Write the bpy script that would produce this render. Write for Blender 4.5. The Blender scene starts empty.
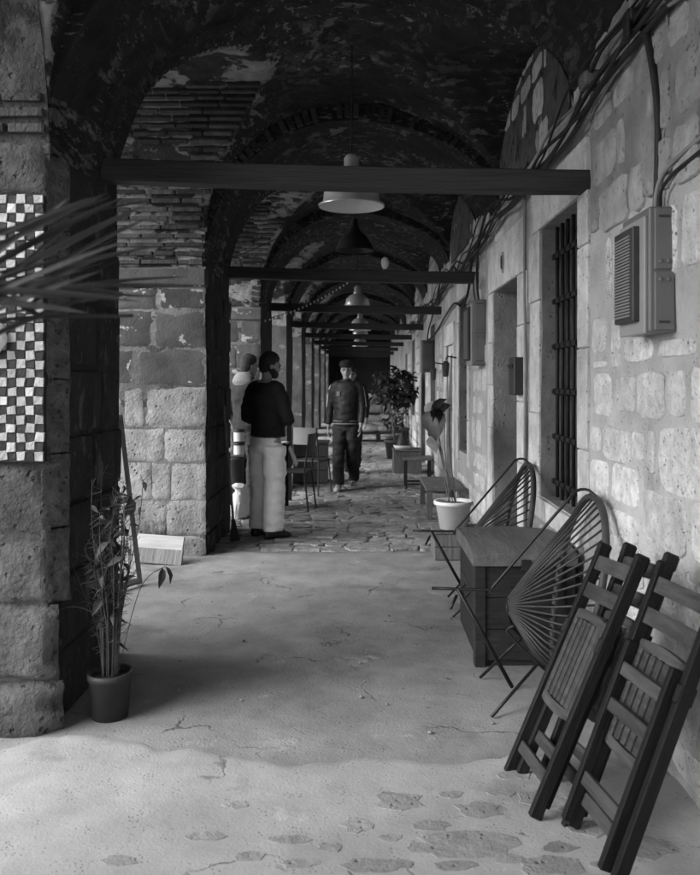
import bpy, bmesh, math, random
from mathutils import Vector, Matrix, noise, Euler

V = Vector
rnd = random.Random(7)
scene = bpy.context.scene
col = scene.collection

# ------------------------------------------------------------------ camera, sky, sun, exposure
cam_data = bpy.data.cameras.new('camera')
cam_data.sensor_fit = 'HORIZONTAL'
cam_data.sensor_width = 36
cam_data.lens = 36 * 818 / 700
cam_data.shift_x = -12 / 700
cam_data.shift_y = -56.5 / 700
cam_data.clip_start = 0.05
cam_data.clip_end = 2000
cam_data.dof.use_dof = True
cam_data.dof.focus_distance = 4.8
cam_data.dof.aperture_fstop = 5.6
cam = bpy.data.objects.new('camera', cam_data)
cam.location = (0, 0, 1.48)
cam.rotation_euler = (math.radians(90), 0, 0)
col.objects.link(cam)
scene.camera = cam

SUN_EL, SUN_AZ = 34, 244      # azimuth clockwise from +Y (the arcade axis); light enters from the courtyard
world = bpy.data.worlds.new('World')
scene.world = world
world.use_nodes = True
wn = world.node_tree
wn.nodes.clear()
sky = wn.nodes.new('ShaderNodeTexSky')
sky.sky_type = 'NISHITA'
sky.sun_disc = False
sky.sun_elevation = math.radians(SUN_EL)
sky.sun_rotation = math.radians(SUN_AZ)
sky.dust_density = 4.0
bw = wn.nodes.new('ShaderNodeRGBToBW')          # black-and-white photograph
bg = wn.nodes.new('ShaderNodeBackground')
bg.inputs['Strength'].default_value = 0.15
wo = wn.nodes.new('ShaderNodeOutputWorld')
wn.links.new(sky.outputs[0], bw.inputs[0])
wn.links.new(bw.outputs[0], bg.inputs[0])
wn.links.new(bg.outputs[0], wo.inputs[0])

sun_d = bpy.data.lights.new('sun', 'SUN')
sun_d.energy = 1.5
sun_d.angle = math.radians(75)
sun = bpy.data.objects.new('sun', sun_d)
az, el = math.radians(SUN_AZ), math.radians(SUN_EL)
sdir = V((math.sin(az) * math.cos(el), math.cos(az) * math.cos(el), math.sin(el)))
sun.rotation_euler = sdir.to_track_quat('Z', 'Y').to_euler()
sun.location = sdir * 30
col.objects.link(sun)

scene.view_settings.view_transform = 'Standard'
scene.view_settings.look = 'None'
scene.view_settings.gamma = 1
scene.view_settings.exposure = 1.3
scene.cycles.max_bounces = 8
scene.cycles.diffuse_bounces = 5

# ------------------------------------------------------------------ layout (metres)
XW, XL, XO = 1.16, -1.33, -2.55        # right wall, inner and outer face of the piers
ZS = 2.45                              # springing of the arches
ZT = 4.75                              # top of the masonry
PIERS = [(-0.25, 1.0), (3.49, 4.46), (6.93, 8.2), (10.75, 11.95), (14.4, 15.6), (18.0, 19.2), (21.6, 22.8),
         (25.2, 26.4), (28.8, 30.0), (32.4, 33.6)]
YEND = 33.75

# ------------------------------------------------------------------ materials (all neutral greys: a monochrome picture)
MATS = {}


def mat(name, lo, hi, scale=6.0, rough=0.85, bump=0.3, fine=60.0, var=0.0, big=0.25, chips=None, pits=0.0,
        metal=0.0, stretch=None, spec=0.3, cracks=0.0):
    if name in MATS:
        return MATS[name]
    m = bpy.data.materials.new(name)
    m.use_nodes = True
    nt = m.node_tree
    N, L = nt.nodes, nt.links
    b = N['Principled BSDF']
    b.inputs['Roughness'].default_value = rough
    b.inputs['Metallic'].default_value = metal
    b.inputs['Specular IOR Level'].default_value = spec
    geo = N.new('ShaderNodeNewGeometry')
    src = geo.outputs['Position']
    if stretch:
        tc = N.new('ShaderNodeTexCoord')
        mp = N.new('ShaderNodeMapping')
        mp.inputs['Scale'].default_value = stretch
        L.new(geo.outputs['Position'] if name.startswith('w_') else tc.outputs['Object'], mp.inputs[0])
        src = mp.outputs[0]

    def nz(s, d=8, r=0.6):
        n = N.new('ShaderNodeTexNoise')
        n.inputs['Scale'].default_value = s
        n.inputs['Detail'].default_value = d
        n.inputs['Roughness'].default_value = r
        L.new(src, n.inputs['Vector'])
        return n.outputs['Fac']

    def ramp(fac, p0, c0, p1, c1):
        r = N.new('ShaderNodeMapRange')
        r.inputs[1].default_value = p0
        r.inputs[2].default_value = p1
        r.inputs[3].default_value = c0
        r.inputs[4].default_value = c1
        L.new(fac, r.inputs[0])
        return r.outputs[0]

    def mth(op, a, c):
        n = N.new('ShaderNodeMath')
        n.operation = op
        for i, q in enumerate((a, c)):
            if isinstance(q, (int, float)):
                n.inputs[i].default_value = q
            else:
                L.new(q, n.inputs[i])
        return n.outputs[0]

    n1 = nz(scale)
    v = ramp(n1, 0.3, lo, 0.7, hi)
    if big:
        v = mth('MULTIPLY', v, ramp(nz(scale * 0.13 + 0.25, 4), 0.3, 1 - big, 0.7, 1 + big))
    if var:
        oi = N.new('ShaderNodeObjectInfo')
        v = mth('MULTIPLY', v, ramp(oi.outputs['Random'], 0, 1 - var, 1, 1 + var))
    h = mth('ADD', n1, mth('MULTIPLY', nz(fine, 4), 0.35))
    for ch in (chips or []):
        # (scale, threshold, softness, value, vertical stretch)
        mp = N.new('ShaderNodeMapping')
        mp.inputs['Scale'].default_value = (1, 1, ch[4])
        mp.inputs['Location'].default_value = (ch[1] * 31, ch[0] * 3.7, 0)
        L.new(geo.outputs['Position'], mp.inputs[0])
        n = N.new('ShaderNodeTexNoise')
        n.inputs['Scale'].default_value = ch[0]
        n.inputs['Detail'].default_value = 10
        n.inputs['Roughness'].default_value = 0.62
        L.new(mp.outputs[0], n.inputs['Vector'])
        f = ramp(n.outputs['Fac'], ch[1], 0, ch[1] + ch[2], 1)
        if len(ch) > 5:      # flakes gather in areas
            f = mth('MULTIPLY', f, ramp(nz(ch[5], 4), .47, 0, .60, 1))
        mx = N.new('ShaderNodeMix')
        mx.data_type = 'FLOAT'
        L.new(f, mx.inputs[0])
        L.new(v, mx.inputs[2])
        cv = mth('MULTIPLY', ramp(n1, 0.3, 0.7, 0.7, 1.25), ch[3])
        L.new(cv, mx.inputs[3])
        v = mx.outputs[0]
        h = mth('ADD', h, mth('MULTIPLY', f, 0.25))
    if pits:
        vo = N.new('ShaderNodeTexVoronoi')
        vo.inputs['Scale'].default_value = fine * 0.6
        L.new(src, vo.inputs['Vector'])
        p = mth('MULTIPLY', ramp(vo.outputs['Distance'], 0.05, 1, 0.35, 0), ramp(nz(scale * 2.2, 3), 0.5, 0, 0.62, 1))
        h = mth('SUBTRACT', h, mth('MULTIPLY', p, pits))
        v = mth('MULTIPLY', v, mth('SUBTRACT', 1.0, mth('MULTIPLY', p, 0.55)))
    if cracks:
        dn = N.new('ShaderNodeTexNoise')
        dn.inputs['Scale'].default_value = 3.5
        dn.inputs['Detail'].default_value = 6
        L.new(src, dn.inputs['Vector'])
        va = N.new('ShaderNodeVectorMath')
        va.operation = 'MULTIPLY_ADD'
        L.new(dn.outputs['Color'], va.inputs[0])
        va.inputs[1].default_value = (.5, .5, .5)
        L.new(src, va.inputs[2])
        vo = N.new('ShaderNodeTexVoronoi')
        vo.feature = 'DISTANCE_TO_EDGE'
        vo.inputs['Scale'].default_value = cracks
        L.new(va.outputs[0], vo.inputs['Vector'])
        c_ = mth('MULTIPLY', ramp(vo.outputs['Distance'], 0.003, 1, 0.012, 0), ramp(nz(1.6, 3), 0.52, 0, 0.60, 1))
        h = mth('SUBTRACT', h, mth('MULTIPLY', c_, 0.8))
        v = mth('MULTIPLY', v, mth('SUBTRACT', 1.0, mth('MULTIPLY', c_, 0.6)))
    cc = N.new('ShaderNodeCombineColor')
    for i in range(3):
        L.new(v, cc.inputs[i])
    L.new(cc.outputs[0], b.inputs['Base Color'])
    bp = N.new('ShaderNodeBump')
    bp.inputs['Strength'].default_value = bump
    bp.inputs['Distance'].default_value = 0.03
    L.new(h, bp.inputs['Height'])
    L.new(bp.outputs[0], b.inputs['Normal'])
    MATS[name] = m
    return m


M_mortar = mat('wall_mortar', 0.34, 0.47, 5, bump=0.6, fine=80, big=0.22, pits=0.4,
               chips=[(1.1, 0.60, 0.10, 0.22, 0.5), (0.8, 0.62, 0.05, 0.28, 0.25)])
M_wstone = mat('wall_stone', 0.44, 0.74, 16, bump=1.0, fine=85, var=0.16, big=0.2, pits=0.6)
M_dressed = mat('dressed_stone', 0.44, 0.66, 9, bump=0.7, fine=70, var=0.10, big=0.25, pits=0.6, chips=[(2.0, 0.62, 0.08, 0.30, 0.4)])
M_pcore = mat('pier_mortar', 0.04, 0.09, 5, bump=0.8, fine=40, big=0.5, chips=[(4.5, 0.58, 0.05, 0.17, 1.6)])
M_pjoint = mat('pier_joint', 0.10, 0.17, 6, bump=0.8, fine=45, big=0.4, chips=[(4.5, 0.56, 0.05, 0.05, 1.6)])
M_pstone = mat('pier_stone', 0.15, 0.31, 6, bump=0.9, fine=45, var=0.22, big=0.3, pits=0.6,
               chips=[(2.3, 0.60, 0.06, 0.08, 0.6)])
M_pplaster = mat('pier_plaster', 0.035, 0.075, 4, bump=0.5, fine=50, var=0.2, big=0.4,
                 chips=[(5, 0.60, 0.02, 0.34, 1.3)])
M_psootshade = mat('pier_soot_shade', 0.014, 0.034, 6, bump=1.0, fine=30, big=0.5, chips=[(6, 0.58, 0.05, 0.09, 0.45), (22, 0.60, 0.05, 0.10, 0.6)])  # near-black paints the shade on inner faces; soot on the masonry above
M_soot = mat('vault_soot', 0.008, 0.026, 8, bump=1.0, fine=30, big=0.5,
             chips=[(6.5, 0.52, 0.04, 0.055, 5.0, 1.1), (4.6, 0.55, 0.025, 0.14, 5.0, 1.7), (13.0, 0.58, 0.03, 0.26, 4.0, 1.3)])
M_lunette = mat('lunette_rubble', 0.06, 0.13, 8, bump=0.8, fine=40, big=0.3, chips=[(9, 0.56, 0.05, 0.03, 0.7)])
M_brick = mat('brick', 0.16, 0.30, 12, bump=0.6, fine=60, var=0.4, big=0.3)
M_brickd = mat('sooty_brick', 0.025, 0.06, 12, bump=0.8, fine=60, var=0.5, big=0.4)
M_bmortar = mat('brick_mortar', 0.13, 0.25, 9, bump=0.8, fine=50, big=0.3,
                chips=[(2.6, 0.49, 0.04, 0.022, 1.8), (5.5, 0.58, 0.03, 0.04, 2.2)])
M_ground = mat('courtyard_ground', 0.28, 0.38, 1.2, bump=0.4)
M_slab = mat('concrete_floor', 0.19, 0.29, 4.0, bump=0.28, fine=90, big=0.22, pits=0.5, cracks=1.3,
             chips=[(1.3, 0.56, 0.12, 0.15, 1), (3.0, 0.62, 0.05, 0.30, 1), (14, 0.66, 0.04, 0.12, 1)])
M_cement = mat('pale_cement', 0.29, 0.38, 4.5, bump=0.22, fine=100, big=0.18, pits=0.5, cracks=1.1,
               chips=[(1.6, 0.57, 0.10, 0.23, 1), (3.4, 0.62, 0.04, 0.37, 1)])
M_cobble = mat('cobble_stone', 0.17, 0.36, 12, bump=1.0, fine=45, var=0.22, big=0.25, rough=0.7, pits=0.6)
M_fstone = mat('embedded_stone', 0.19, 0.29, 9, bump=0.5, fine=60, var=0.12, big=0.2, pits=0.5)
M_bed = mat('sand_bed', 0.16, 0.25, 9, bump=0.8, fine=70)
M_beam = mat('beam_timber', 0.022, 0.040, 5, rough=0.55, bump=0.4, fine=30, stretch=(0.4, 7, 7), var=0.1)
M_iron = mat('dark_iron', 0.018, 0.035, 20, rough=0.55, bump=0.2, metal=0.3)
M_blackrod = mat('black_rod', 0.008, 0.016, 20, rough=0.4, bump=0.05, big=0)
M_void = mat('unlit_black', 0.008, 0.014, 3, bump=0.0)  # black that stands for unlit depth: rooms and far end
M_glass = mat('dark_room_glass', 0.008, 0.014, 3, bump=0.02, rough=0.15, spec=0.5)  # pane colour is black to stand for the unlit room behind
M_box = mat('grey_enamel', 0.12, 0.15, 3, rough=0.5, bump=0.06, fine=40, big=0.12)
M_boxm = mat('mid_enamel', 0.17, 0.21, 3, rough=0.5, bump=0.05, big=0.1)
M_boxl = mat('pale_enamel', 0.24, 0.29, 3, rough=0.5, bump=0.05, big=0.1)
M_boxd = mat('dark_enamel', 0.03, 0.05, 3, rough=0.5, bump=0.05, big=0.1)
M_wood = mat('weathered_wood', 0.10, 0.19, 6, rough=0.7, bump=0.4, fine=30, stretch=(9, 9, 0.8), var=0.15)
M_dwood = mat('dark_chair_wood', 0.006, 0.013, 7, rough=0.6, bump=0.3, fine=40, stretch=(9, 9, 1.0), var=0.2, spec=0.18)
M_swood = mat('slat_wood', 0.03, 0.07, 7, rough=0.5, bump=0.35, fine=40, stretch=(1.0, 9, 9), var=0.25, spec=0.3)
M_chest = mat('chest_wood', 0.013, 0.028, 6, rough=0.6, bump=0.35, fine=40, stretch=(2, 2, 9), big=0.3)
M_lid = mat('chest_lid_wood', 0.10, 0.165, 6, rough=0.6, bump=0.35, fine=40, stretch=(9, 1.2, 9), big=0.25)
M_pale = mat('pale_board', 0.26, 0.38, 5, rough=0.7, bump=0.2, stretch=(1, 8, 8), var=0.1)
M_cord = mat('woven_cord', 0.03, 0.05, 20, rough=0.5, bump=0.1, var=0.15)
M_lamp = mat('brushed_lamp', 0.70, 0.80, 4, rough=0.26, bump=0.02, metal=0.5, big=0.1, spec=0.7)
M_lampin = mat('lamp_enamel', 0.55, 0.62, 4, rough=0.5, bump=0.02, big=0.1)
M_lampd = mat('dark_lamp', 0.02, 0.03, 4, rough=0.5, bump=0.02)
M_white = mat('white_plastic', 0.62, 0.72, 5, rough=0.5, bump=0.05, big=0.1)
M_dpot = mat('dark_pot', 0.03, 0.05, 6, rough=0.55, bump=0.15)
M_soil = mat('soil', 0.03, 0.06, 30, bump=0.8)
M_leaf = mat('leaf_green', 0.035, 0.065, 14, rough=0.5, bump=0.2, var=0.3)
M_leafl = mat('leaf_pale', 0.08, 0.14, 14, rough=0.5, bump=0.2, var=0.3)
M_dry = mat('dry_leaf', 0.04, 0.10, 14, rough=0.7, bump=0.3, var=0.4)
M_palm = mat('palm_leaf', 0.016, 0.035, 10, rough=0.5, bump=0.1, var=0.3)
M_tilew = mat('white_tile', 0.34, 0.50, 18, rough=0.7, bump=0.5, var=0.2, big=0.25)
M_tileb = mat('black_tile', 0.015, 0.03, 12, rough=0.6, bump=0.3, var=0.3)
M_skin = mat('skin', 0.22, 0.30, 12, rough=0.55, bump=0.1, big=0.05)
M_hair = mat('hair', 0.010, 0.02, 60, rough=0.5, bump=0.6, fine=200)
M_navy = mat('dark_knit', 0.010, 0.017, 30, rough=0.9, bump=0.3, fine=200)
M_whitec = mat('white_cotton', 0.74, 0.82, 8, rough=0.85, bump=0.15, fine=150, big=0.05)
M_hood = mat('pale_fleece', 0.13, 0.19, 10, rough=0.9, bump=0.3)
M_jacket = mat('grey_jacket', 0.018, 0.03, 8, rough=0.85, bump=0.3)
M_track = mat('track_jacket', 0.010, 0.018, 8, rough=0.6, bump=0.2)
M_dtrous = mat('dark_trousers', 0.018, 0.032, 8, rough=0.85, bump=0.25)
M_shoe = mat('dark_shoe', 0.012, 0.02, 8, rough=0.5, bump=0.1)
M_shoel = mat('pale_shoe', 0.30, 0.4, 8, rough=0.6, bump=0.1)
M_cable = mat('black_cable', 0.014, 0.025, 10, rough=0.55, bump=0.1)
M_cableg = mat('grey_cable', 0.20, 0.27, 10, rough=0.55, bump=0.1)
M_sack = mat('white_sack', 0.55, 0.7, 6, rough=0.85, bump=0.4)


# ------------------------------------------------------------------ mesh helpers
class MB:
    def __init__(s):
        s.v, s.f = [], []

    def add(s, vs, fs):
        o = len(s.v)
        s.v += [V(p) for p in vs]
        s.f += [tuple(i + o for i in f) for f in fs]

    def quad(s, a, b, c, d):
        s.add([a, b, c, d], [(0, 1, 2, 3)])

    def grid(s, fn, nu, nv, flip=False):
        o = len(s.v)
        for i in range(nu + 1):
            for j in range(nv + 1):
                s.v.append(V(fn(i / nu, j / nv)))
        for i in range(nu):
            for j in range(nv):
                a = o + i * (nv + 1) + j
                q = (a, a + nv + 1, a + nv + 2, a + 1)
                s.f.append(q[::-1] if flip else q)

    def box(s, x0, x1, y0, y1, z0, z1, ch=0.0):
        if ch <= 0:
            s.add([(x0, y0, z0), (x1, y0, z0), (x1, y1, z0), (x0, y1, z0), (x0, y0, z1), (x1, y0, z1), (x1, y1, z1), (x0, y1, z1)],
                  [(0, 3, 2, 1), (4, 5, 6, 7), (0, 1, 5, 4), (1, 2, 6, 5), (2, 3, 7, 6), (3, 0, 4, 7)])
            return
        bm = bmesh.new()
        bmesh.ops.create_cube(bm, size=1)
        for v in bm.verts:
            v.co = V(((x0 + x1) / 2 + v.co.x * (x1 - x0), (y0 + y1) / 2 + v.co.y * (y1 - y0), (z0 + z1) / 2 + v.co.z * (z1 - z0)))
        bmesh.ops.bevel(bm, geom=bm.edges[:], offset=ch, segments=1, affect='EDGES')
        bm.verts.index_update()
        s.add([v.co.copy() for v in bm.verts], [tuple(v.index for v in f.verts) for f in bm.faces])
        bm.free()

    def tube(s, pts, r, n=8, cap=True, sx=1.0):
        pts = [V(p) for p in pts]
        rs = r if isinstance(r, (list, tuple)) else [r] * len(pts)
        t0 = (pts[1] - pts[0]).normalized()
        up = V((0, 0, 1)) if abs(t0.z) < 0.9 else V((0, 1, 0))
        a = t0.cross(up).normalized()
        o = len(s.v)
        for i, p in enumerate(pts):
            if i == 0:
                t = pts[1] - pts[0]
            elif i == len(pts) - 1:
                t = pts[-1] - pts[-2]
            else:
                t = (pts[i + 1] - pts[i]).normalized() + (pts[i] - pts[i - 1]).normalized()
            t = t.normalized()
            a = (a - t * a.dot(t))
            a = a.normalized() if a.length > 1e-6 else t.orthogonal().normalized()
            b = t.cross(a)
            for k in range(n):
                q = 2 * math.pi * k / n
                s.v.append(p + (a * math.cos(q) * sx + b * math.sin(q)) * rs[i])
        for i in range(len(pts) - 1):
            for k in range(n):
                k2 = (k + 1) % n
                s.f.append((o + i * n + k, o + i * n + k2, o + (i + 1) * n + k2, o + (i + 1) * n + k))
        if cap:
            s.f.append(tuple(o + k for k in range(n))[::-1])
            e = o + (len(pts) - 1) * n
            s.f.append(tuple(e + k for k in range(n)))

    def lathe(s, prof, c=(0, 0, 0), n=24, cap0=True, cap1=True, wob=0.0):
        o = len(s.v)
        c = V(c)
        for (r, z) in prof:
            for k in range(n):
                q = 2 * math.pi * k / n
                s.v.append(c + V((r * math.cos(q), r * math.sin(q), z)))
        for i in range(len(prof) - 1):
            for k in range(n):
                k2 = (k + 1) % n
                s.f.append((o + i * n + k, o + i * n + k2, o + (i + 1) * n + k2, o + (i + 1) * n + k))
        if cap0:
            s.f.append(tuple(o + k for k in range(n))[::-1])
        if cap1:
            e = o + (len(prof) - 1) * n
            s.f.append(tuple(e + k for k in range(n)))

    def loft(s, rings, n=16):
        """rings: (centre, half-width vector, half-depth vector)"""
        o = len(s.v)
        for (c, a, b) in rings:
            for k in range(n):
                q = 2 * math.pi * k / n
                s.v.append(V(c) + V(a) * math.cos(q) + V(b) * math.sin(q))
        for i in range(len(rings) - 1):
            for k in range(n):
                k2 = (k + 1) % n
                s.f.append((o + i * n + k, o + i * n + k2, o + (i + 1) * n + k2, o + (i + 1) * n + k))
        s.f.append(tuple(o + k for k in range(n))[::-1])
        e = o + (len(rings) - 1) * n
        s.f.append(tuple(e + k for k in range(n)))

    def mesh(s, name, m, smooth=False, weld=False):
        me = bpy.data.meshes.new(name)
        me.from_pydata([tuple(v) for v in s.v], [], s.f)
        if weld:
            bm = bmesh.new()
            bm.from_mesh(me)
            bmesh.ops.remove_doubles(bm, verts=bm.verts, dist=0.002)
            bmesh.ops.recalc_face_normals(bm, faces=bm.faces)
            bm.to_mesh(me)
            bm.free()
        me.materials.append(m)
        if smooth:
            for p in me.polygons:
                p.use_smooth = True
        me.update()
        return me


def wob(p, a):
    p = V(p)
    return p + noise.noise_vector(p * 1.7) * a + noise.noise_vector(p * 7.0) * a * 0.45


def thing(name, label, cat, loc=(0, 0, 0), rz=0, group=None, kind=None):
    o = bpy.data.objects.new(name, None)
    o.empty_display_size = 0.1
    o.location = loc
    o.rotation_euler = (0, 0, rz)
    col.objects.link(o)
    tag(o, label, cat, group, kind)
    return o


def tag(o, label=None, cat=None, group=None, kind=None):
    if label:
        o['label'] = label
    if cat:
        o['category'] = cat
    if group:
        o['group'] = group
    if kind:
        o['kind'] = kind
    return o


def put(name, me, parent=None, loc=None, rot=None, scale=None, world=True):
    """link a mesh; with world=True its coordinates are world ones even under an offset parent"""
    o = bpy.data.objects.new(name, me)
    col.objects.link(o)
    if parent is not None:
        o.parent = parent
    L = V(loc) if loc is not None else V((0, 0, 0))
    if parent is not None and world:
        q = parent
        while q is not None:
            L = L - q.location
            q = q.parent
    o.location = L
    if rot is not None:
        o.rotation_euler = rot
    if scale is not None:
        o.scale = scale
    return o


def obj(name, mb, m, parent=None, smooth=False, world=True, weld=False):
    return put(name, mb.mesh(name, m, smooth, weld), parent, world=world)


# ------------------------------------------------------------------ irregular stone pieces (unit size, face towards -X)
def stone_variants(m, k, seed, n=10, rough=0.10, sq=0.5):
    r = random.Random(seed)
    out = []
    for i in range(k):
        mb = MB()
        pr = []
        cy_, cz_ = 0.025 + 0.30 * sq, 0.025 + 0.30 * sq
        base = [(.5 - cy_, -.5), (.5, -.5 + cz_), (.5, 0), (.5, .5 - cz_), (.5 - cy_, .5), (0, .5), (-.5 + cy_, .5), (-.5, .5 - cz_), (-.5, 0), (-.5, -.5 + cz_), (-.5 + cy_, -.5), (0, -.5)]
        n = len(base)
        for (y, z) in base:
            pr.append((y * (1 + r.uniform(-rough, rough * .3)), z * (1 + r.uniform(-rough, rough * .3))))
        vs = [(0.35, y, z) for y, z in pr]
        vs += [(-0.62 + r.uniform(-.1, .1), y * .97, z * .97) for y, z in pr]
        vs += [(-1.0 + r.uniform(-.18, .18), y * .92, z * .92) for y, z in pr]
        vs.append((-1.05, 0, 0))
        fs = []
        for a in range(2):
            for j in range(n):
                j2 = (j + 1) % n
                fs.append((a * n + j, a * n + n + j, a * n + n + j2, a * n + j2))
        for j in range(n):
            fs.append((2 * n + j, 3 * n, 2 * n + (j + 1) % n))
        mb.add(vs, fs)
        out.append(mb.mesh('stone', m, smooth=True))
    return out


def ashlar_variants(m, k, seed, er=.03, rel=.5):
    out = []
    for i in range(k):
        mb = MB()
        nu, nv = 9, 8
        o = V((seed * 7.3 + i * 3.1, i * 1.7, seed))

        def fn(u, v):
            y, z = u - .5, v - .5
            e = max(abs(y), abs(z)) * 2           # 1 on the rim
            n1 = noise.noise(V((y * 3, z * 3, 0)) + o)
            n2 = noise.noise(V((y * 9, z * 9, 4)) + o)
            sh = 1 - er * max(0, e - .55) / .45 * (.5 + n1 + .8 * n2)
            fall = max(0, (e - .80) / .20)
            return (-1 + rel * (.6 * n1 + .5 * n2) + fall * fall * .95, y * sh, z * sh)
        mb.grid(fn, nu, nv)
        out.append(mb.mesh('ashlar', m, smooth=True))
    return out


ST_wall = stone_variants(M_wstone, 14, 1, rough=0.12, sq=0.35)
ST_pier = ashlar_variants(M_pstone, 10, 2)
ST_plas = ashlar_variants(M_pplaster, 6, 3, .03)
ST_shade = stone_variants(M_psootshade, 6, 4, rough=0.05, sq=0.05)


def place_stone(variants, parent, c, w, h, d, rz=0.0, tilt=0.0, name='stone', dx=0.0):
    o = put(name, rnd.choice(variants), parent, loc=c, rot=(tilt, 0, rz), scale=(d, w, h))
    return o


# ------------------------------------------------------------------ ground and arcade floor
g = MB()
g.quad((-400, -400, -0.09), (400, -400, -0.09), (400, 400, -0.09), (-400, 400, -0.09))
tag(obj('ground', g, M_ground), 'pale courtyard ground', None, kind='structure')

Y_CEM = 3.18      # cement repair ends here, older concrete beyond
Y_COB = 7.05      # cobbles begin here


def slab_z(x, y):
    p = V((x * 0.9, y * 0.9, 0.3))
    return 0.005 * noise.noise(p) + 0.0028 * noise.noise(p * 4.1) + 0.0018 * noise.noise(p * 14)


def cem_edge(x):
    return Y_CEM + 0.30 * max(0, -x * 0.25) + 0.22 * noise.noise(V((x * 1.3, 3.3, 0))) + 0.10 * noise.noise(V((x * 4, 1.3, 0))) + 0.04 * noise.noise(V((x * 13, 1.3, 0)))


def cob_edge(x):
    return Y_COB + 0.10 * noise.noise(V((x * 2.0, 9.3, 0))) + 0.05 * noise.noise(V((x * 7, 5.3, 0)))


floor = thing('floor', 'worn concrete and cobbled floor of the arcade', None, kind='structure')
mb = MB()


def fn(u, v):
    x = -3.2 + u * 4.6
    y0, y1 = cem_edge(x), cob_edge(x)
    y = y0 + v * (y1 - y0)
    return (x, y, slab_z(x, y) - 0.004)


mb.grid(fn, 150, 130)
mb.grid(lambda u, v: (-3.2 + u * 4.6, cob_edge(-3.2 + u * 4.6), slab_z(-3.2 + u * 4.6, cob_edge(-3.2 + u * 4.6)) - 0.004 - v * 0.07), 150, 1)
obj('concrete_slab', mb, M_slab, floor, smooth=True)
mb = MB()


def fn(u, v):
    x = -3.2 + u * 4.6
    y1 = cem_edge(x) + 0.012
    y = -2.0 + v * (y1 + 2.0)
    e = max(0, (y - y1 + 0.05) / 0.05)
    return (x, y, slab_z(x, y) + 0.006 - 0.012 * e * e)


mb.grid(fn, 140, 160)
obj('cement_repair', mb, M_cement, floor, smooth=True)
mb = MB()
mb.grid(lambda u, v: (-3.2 + u * 4.6, Y_COB - 0.3 + v * (YEND - Y_COB + 0.3), -0.012 + 0.008 * noise.noise(V((u * 12, v * 60, 0)))), 40, 160)
obj('sand_bed', mb, M_bed, floor, smooth=True)


def poly_stone(mb, pts, z, d, r, dome, flat=False):
    c = sum((V((p[0], p[1], 0)) for p in pts), V()) / len(pts)
    n = len(pts)
    t = r.uniform(-0.010, 0.010)
    t2 = r.uniform(-0.010, 0.010)
    if flat:
        t = t2 = 0
    vs = [(p[0], p[1], z - d) for p in pts]
    vs += [(p[0] * .985 + c.x * .015, p[1] * .985 + c.y * .015, z - 0.006) for p in pts]
    vs += [(p[0] * .955 + c.x * .045, p[1] * .955 + c.y * .045, z + .6 * t * (p[0] - c.x) * 8 + t2 * (p[1] - c.y) * 8 + r.uniform(0, .004)) for p in pts]
    vs.append((c.x, c.y, z + dome))
    if flat:      # follow the cement surface, a few millimetres proud
        vs = [(p[0], p[1], slab_z(p[0], p[1]) + (p[2] - z) * (1 if p[2] < z - .02 else .15) + .0078) for p in vs]
    fs = []
    for a in range(2):
        for j in range(n):
            j2 = (j + 1) % n
            fs.append((a * n + j, a * n + j2, a * n + n + j2, a * n + n + j))
    for j in range(n):
        fs.append((2 * n + j, 2 * n + (j + 1) % n, 3 * n))
    mb.add(vs, fs)


# cobbles in uneven rows with shared, jittered corners
def cobble_rows(y0, y1, rowd, wid, emit):
    r = random.Random(11)
    y = y0
    while y < y1:
        d = rowd * r.uniform(0.75, 1.3)
        x = -2.9 + r.uniform(0, 0.2)
        while x < XW + 0.15:
            w = wid * r.uniform(0.6, 1.5)
            gap = r.uniform(0.004, 0.010)

            def jit(px, py):
                n = noise.noise_vector(V((px * 3.3, py * 3.3, 2.2)))
                n2 = noise.noise_vector(V((px * 9, py * 9, 4)))
                return (px + n.x * 0.14 + n2.x * 0.07, py + n.y * 0.12 + n2.y * 0.06)
            a, b_, c, e = x + gap, x + w - gap, y + gap, y + d - gap
            k = min(w, d) * 0.13
            pts = [(a + k, c), ((a + b_) / 2, c - 0.01), (b_ - k, c), (b_, c + k), (b_, e - k), (b_ - k, e), ((a + b_) / 2, e + .008), (a + k, e), (a, e - k), (a, c + k)]
            emit([jit(*p) for p in pts], r, x + w / 2, y + d / 2)
            x += w
        y += d


pier_rects = [(XO - .5, XL + 0.04, a - 0.05, b + 0.05) for a, b in PIERS]
nc = [0]
rest = MB()


def emit(pts, r, cx, cy):
    if cy < cob_edge(cx) + 0.08 or cx > XW - 0.02:
        return
    for (x0, x1, y0, y1) in pier_rects:
        if x0 < cx < x1 and y0 < cy < y1:
            return
    z = r.uniform(-0.006, 0.004)
    if nc[0] < 292 and cx > -1.62:
        m1 = MB()
        poly_stone(m1, pts, z, 0.06, r, 0.006)
        obj('cobble', m1, M_cobble, floor)
        nc[0] += 1
    else:
        poly_stone(rest, pts, z, 0.06, r, 0.006)


cobble_rows(Y_COB - 0.1, 24, 0.18, 0.25, emit)
tag(obj('far_cobbles', rest, M_cobble, floor), kind='stuff')

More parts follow.
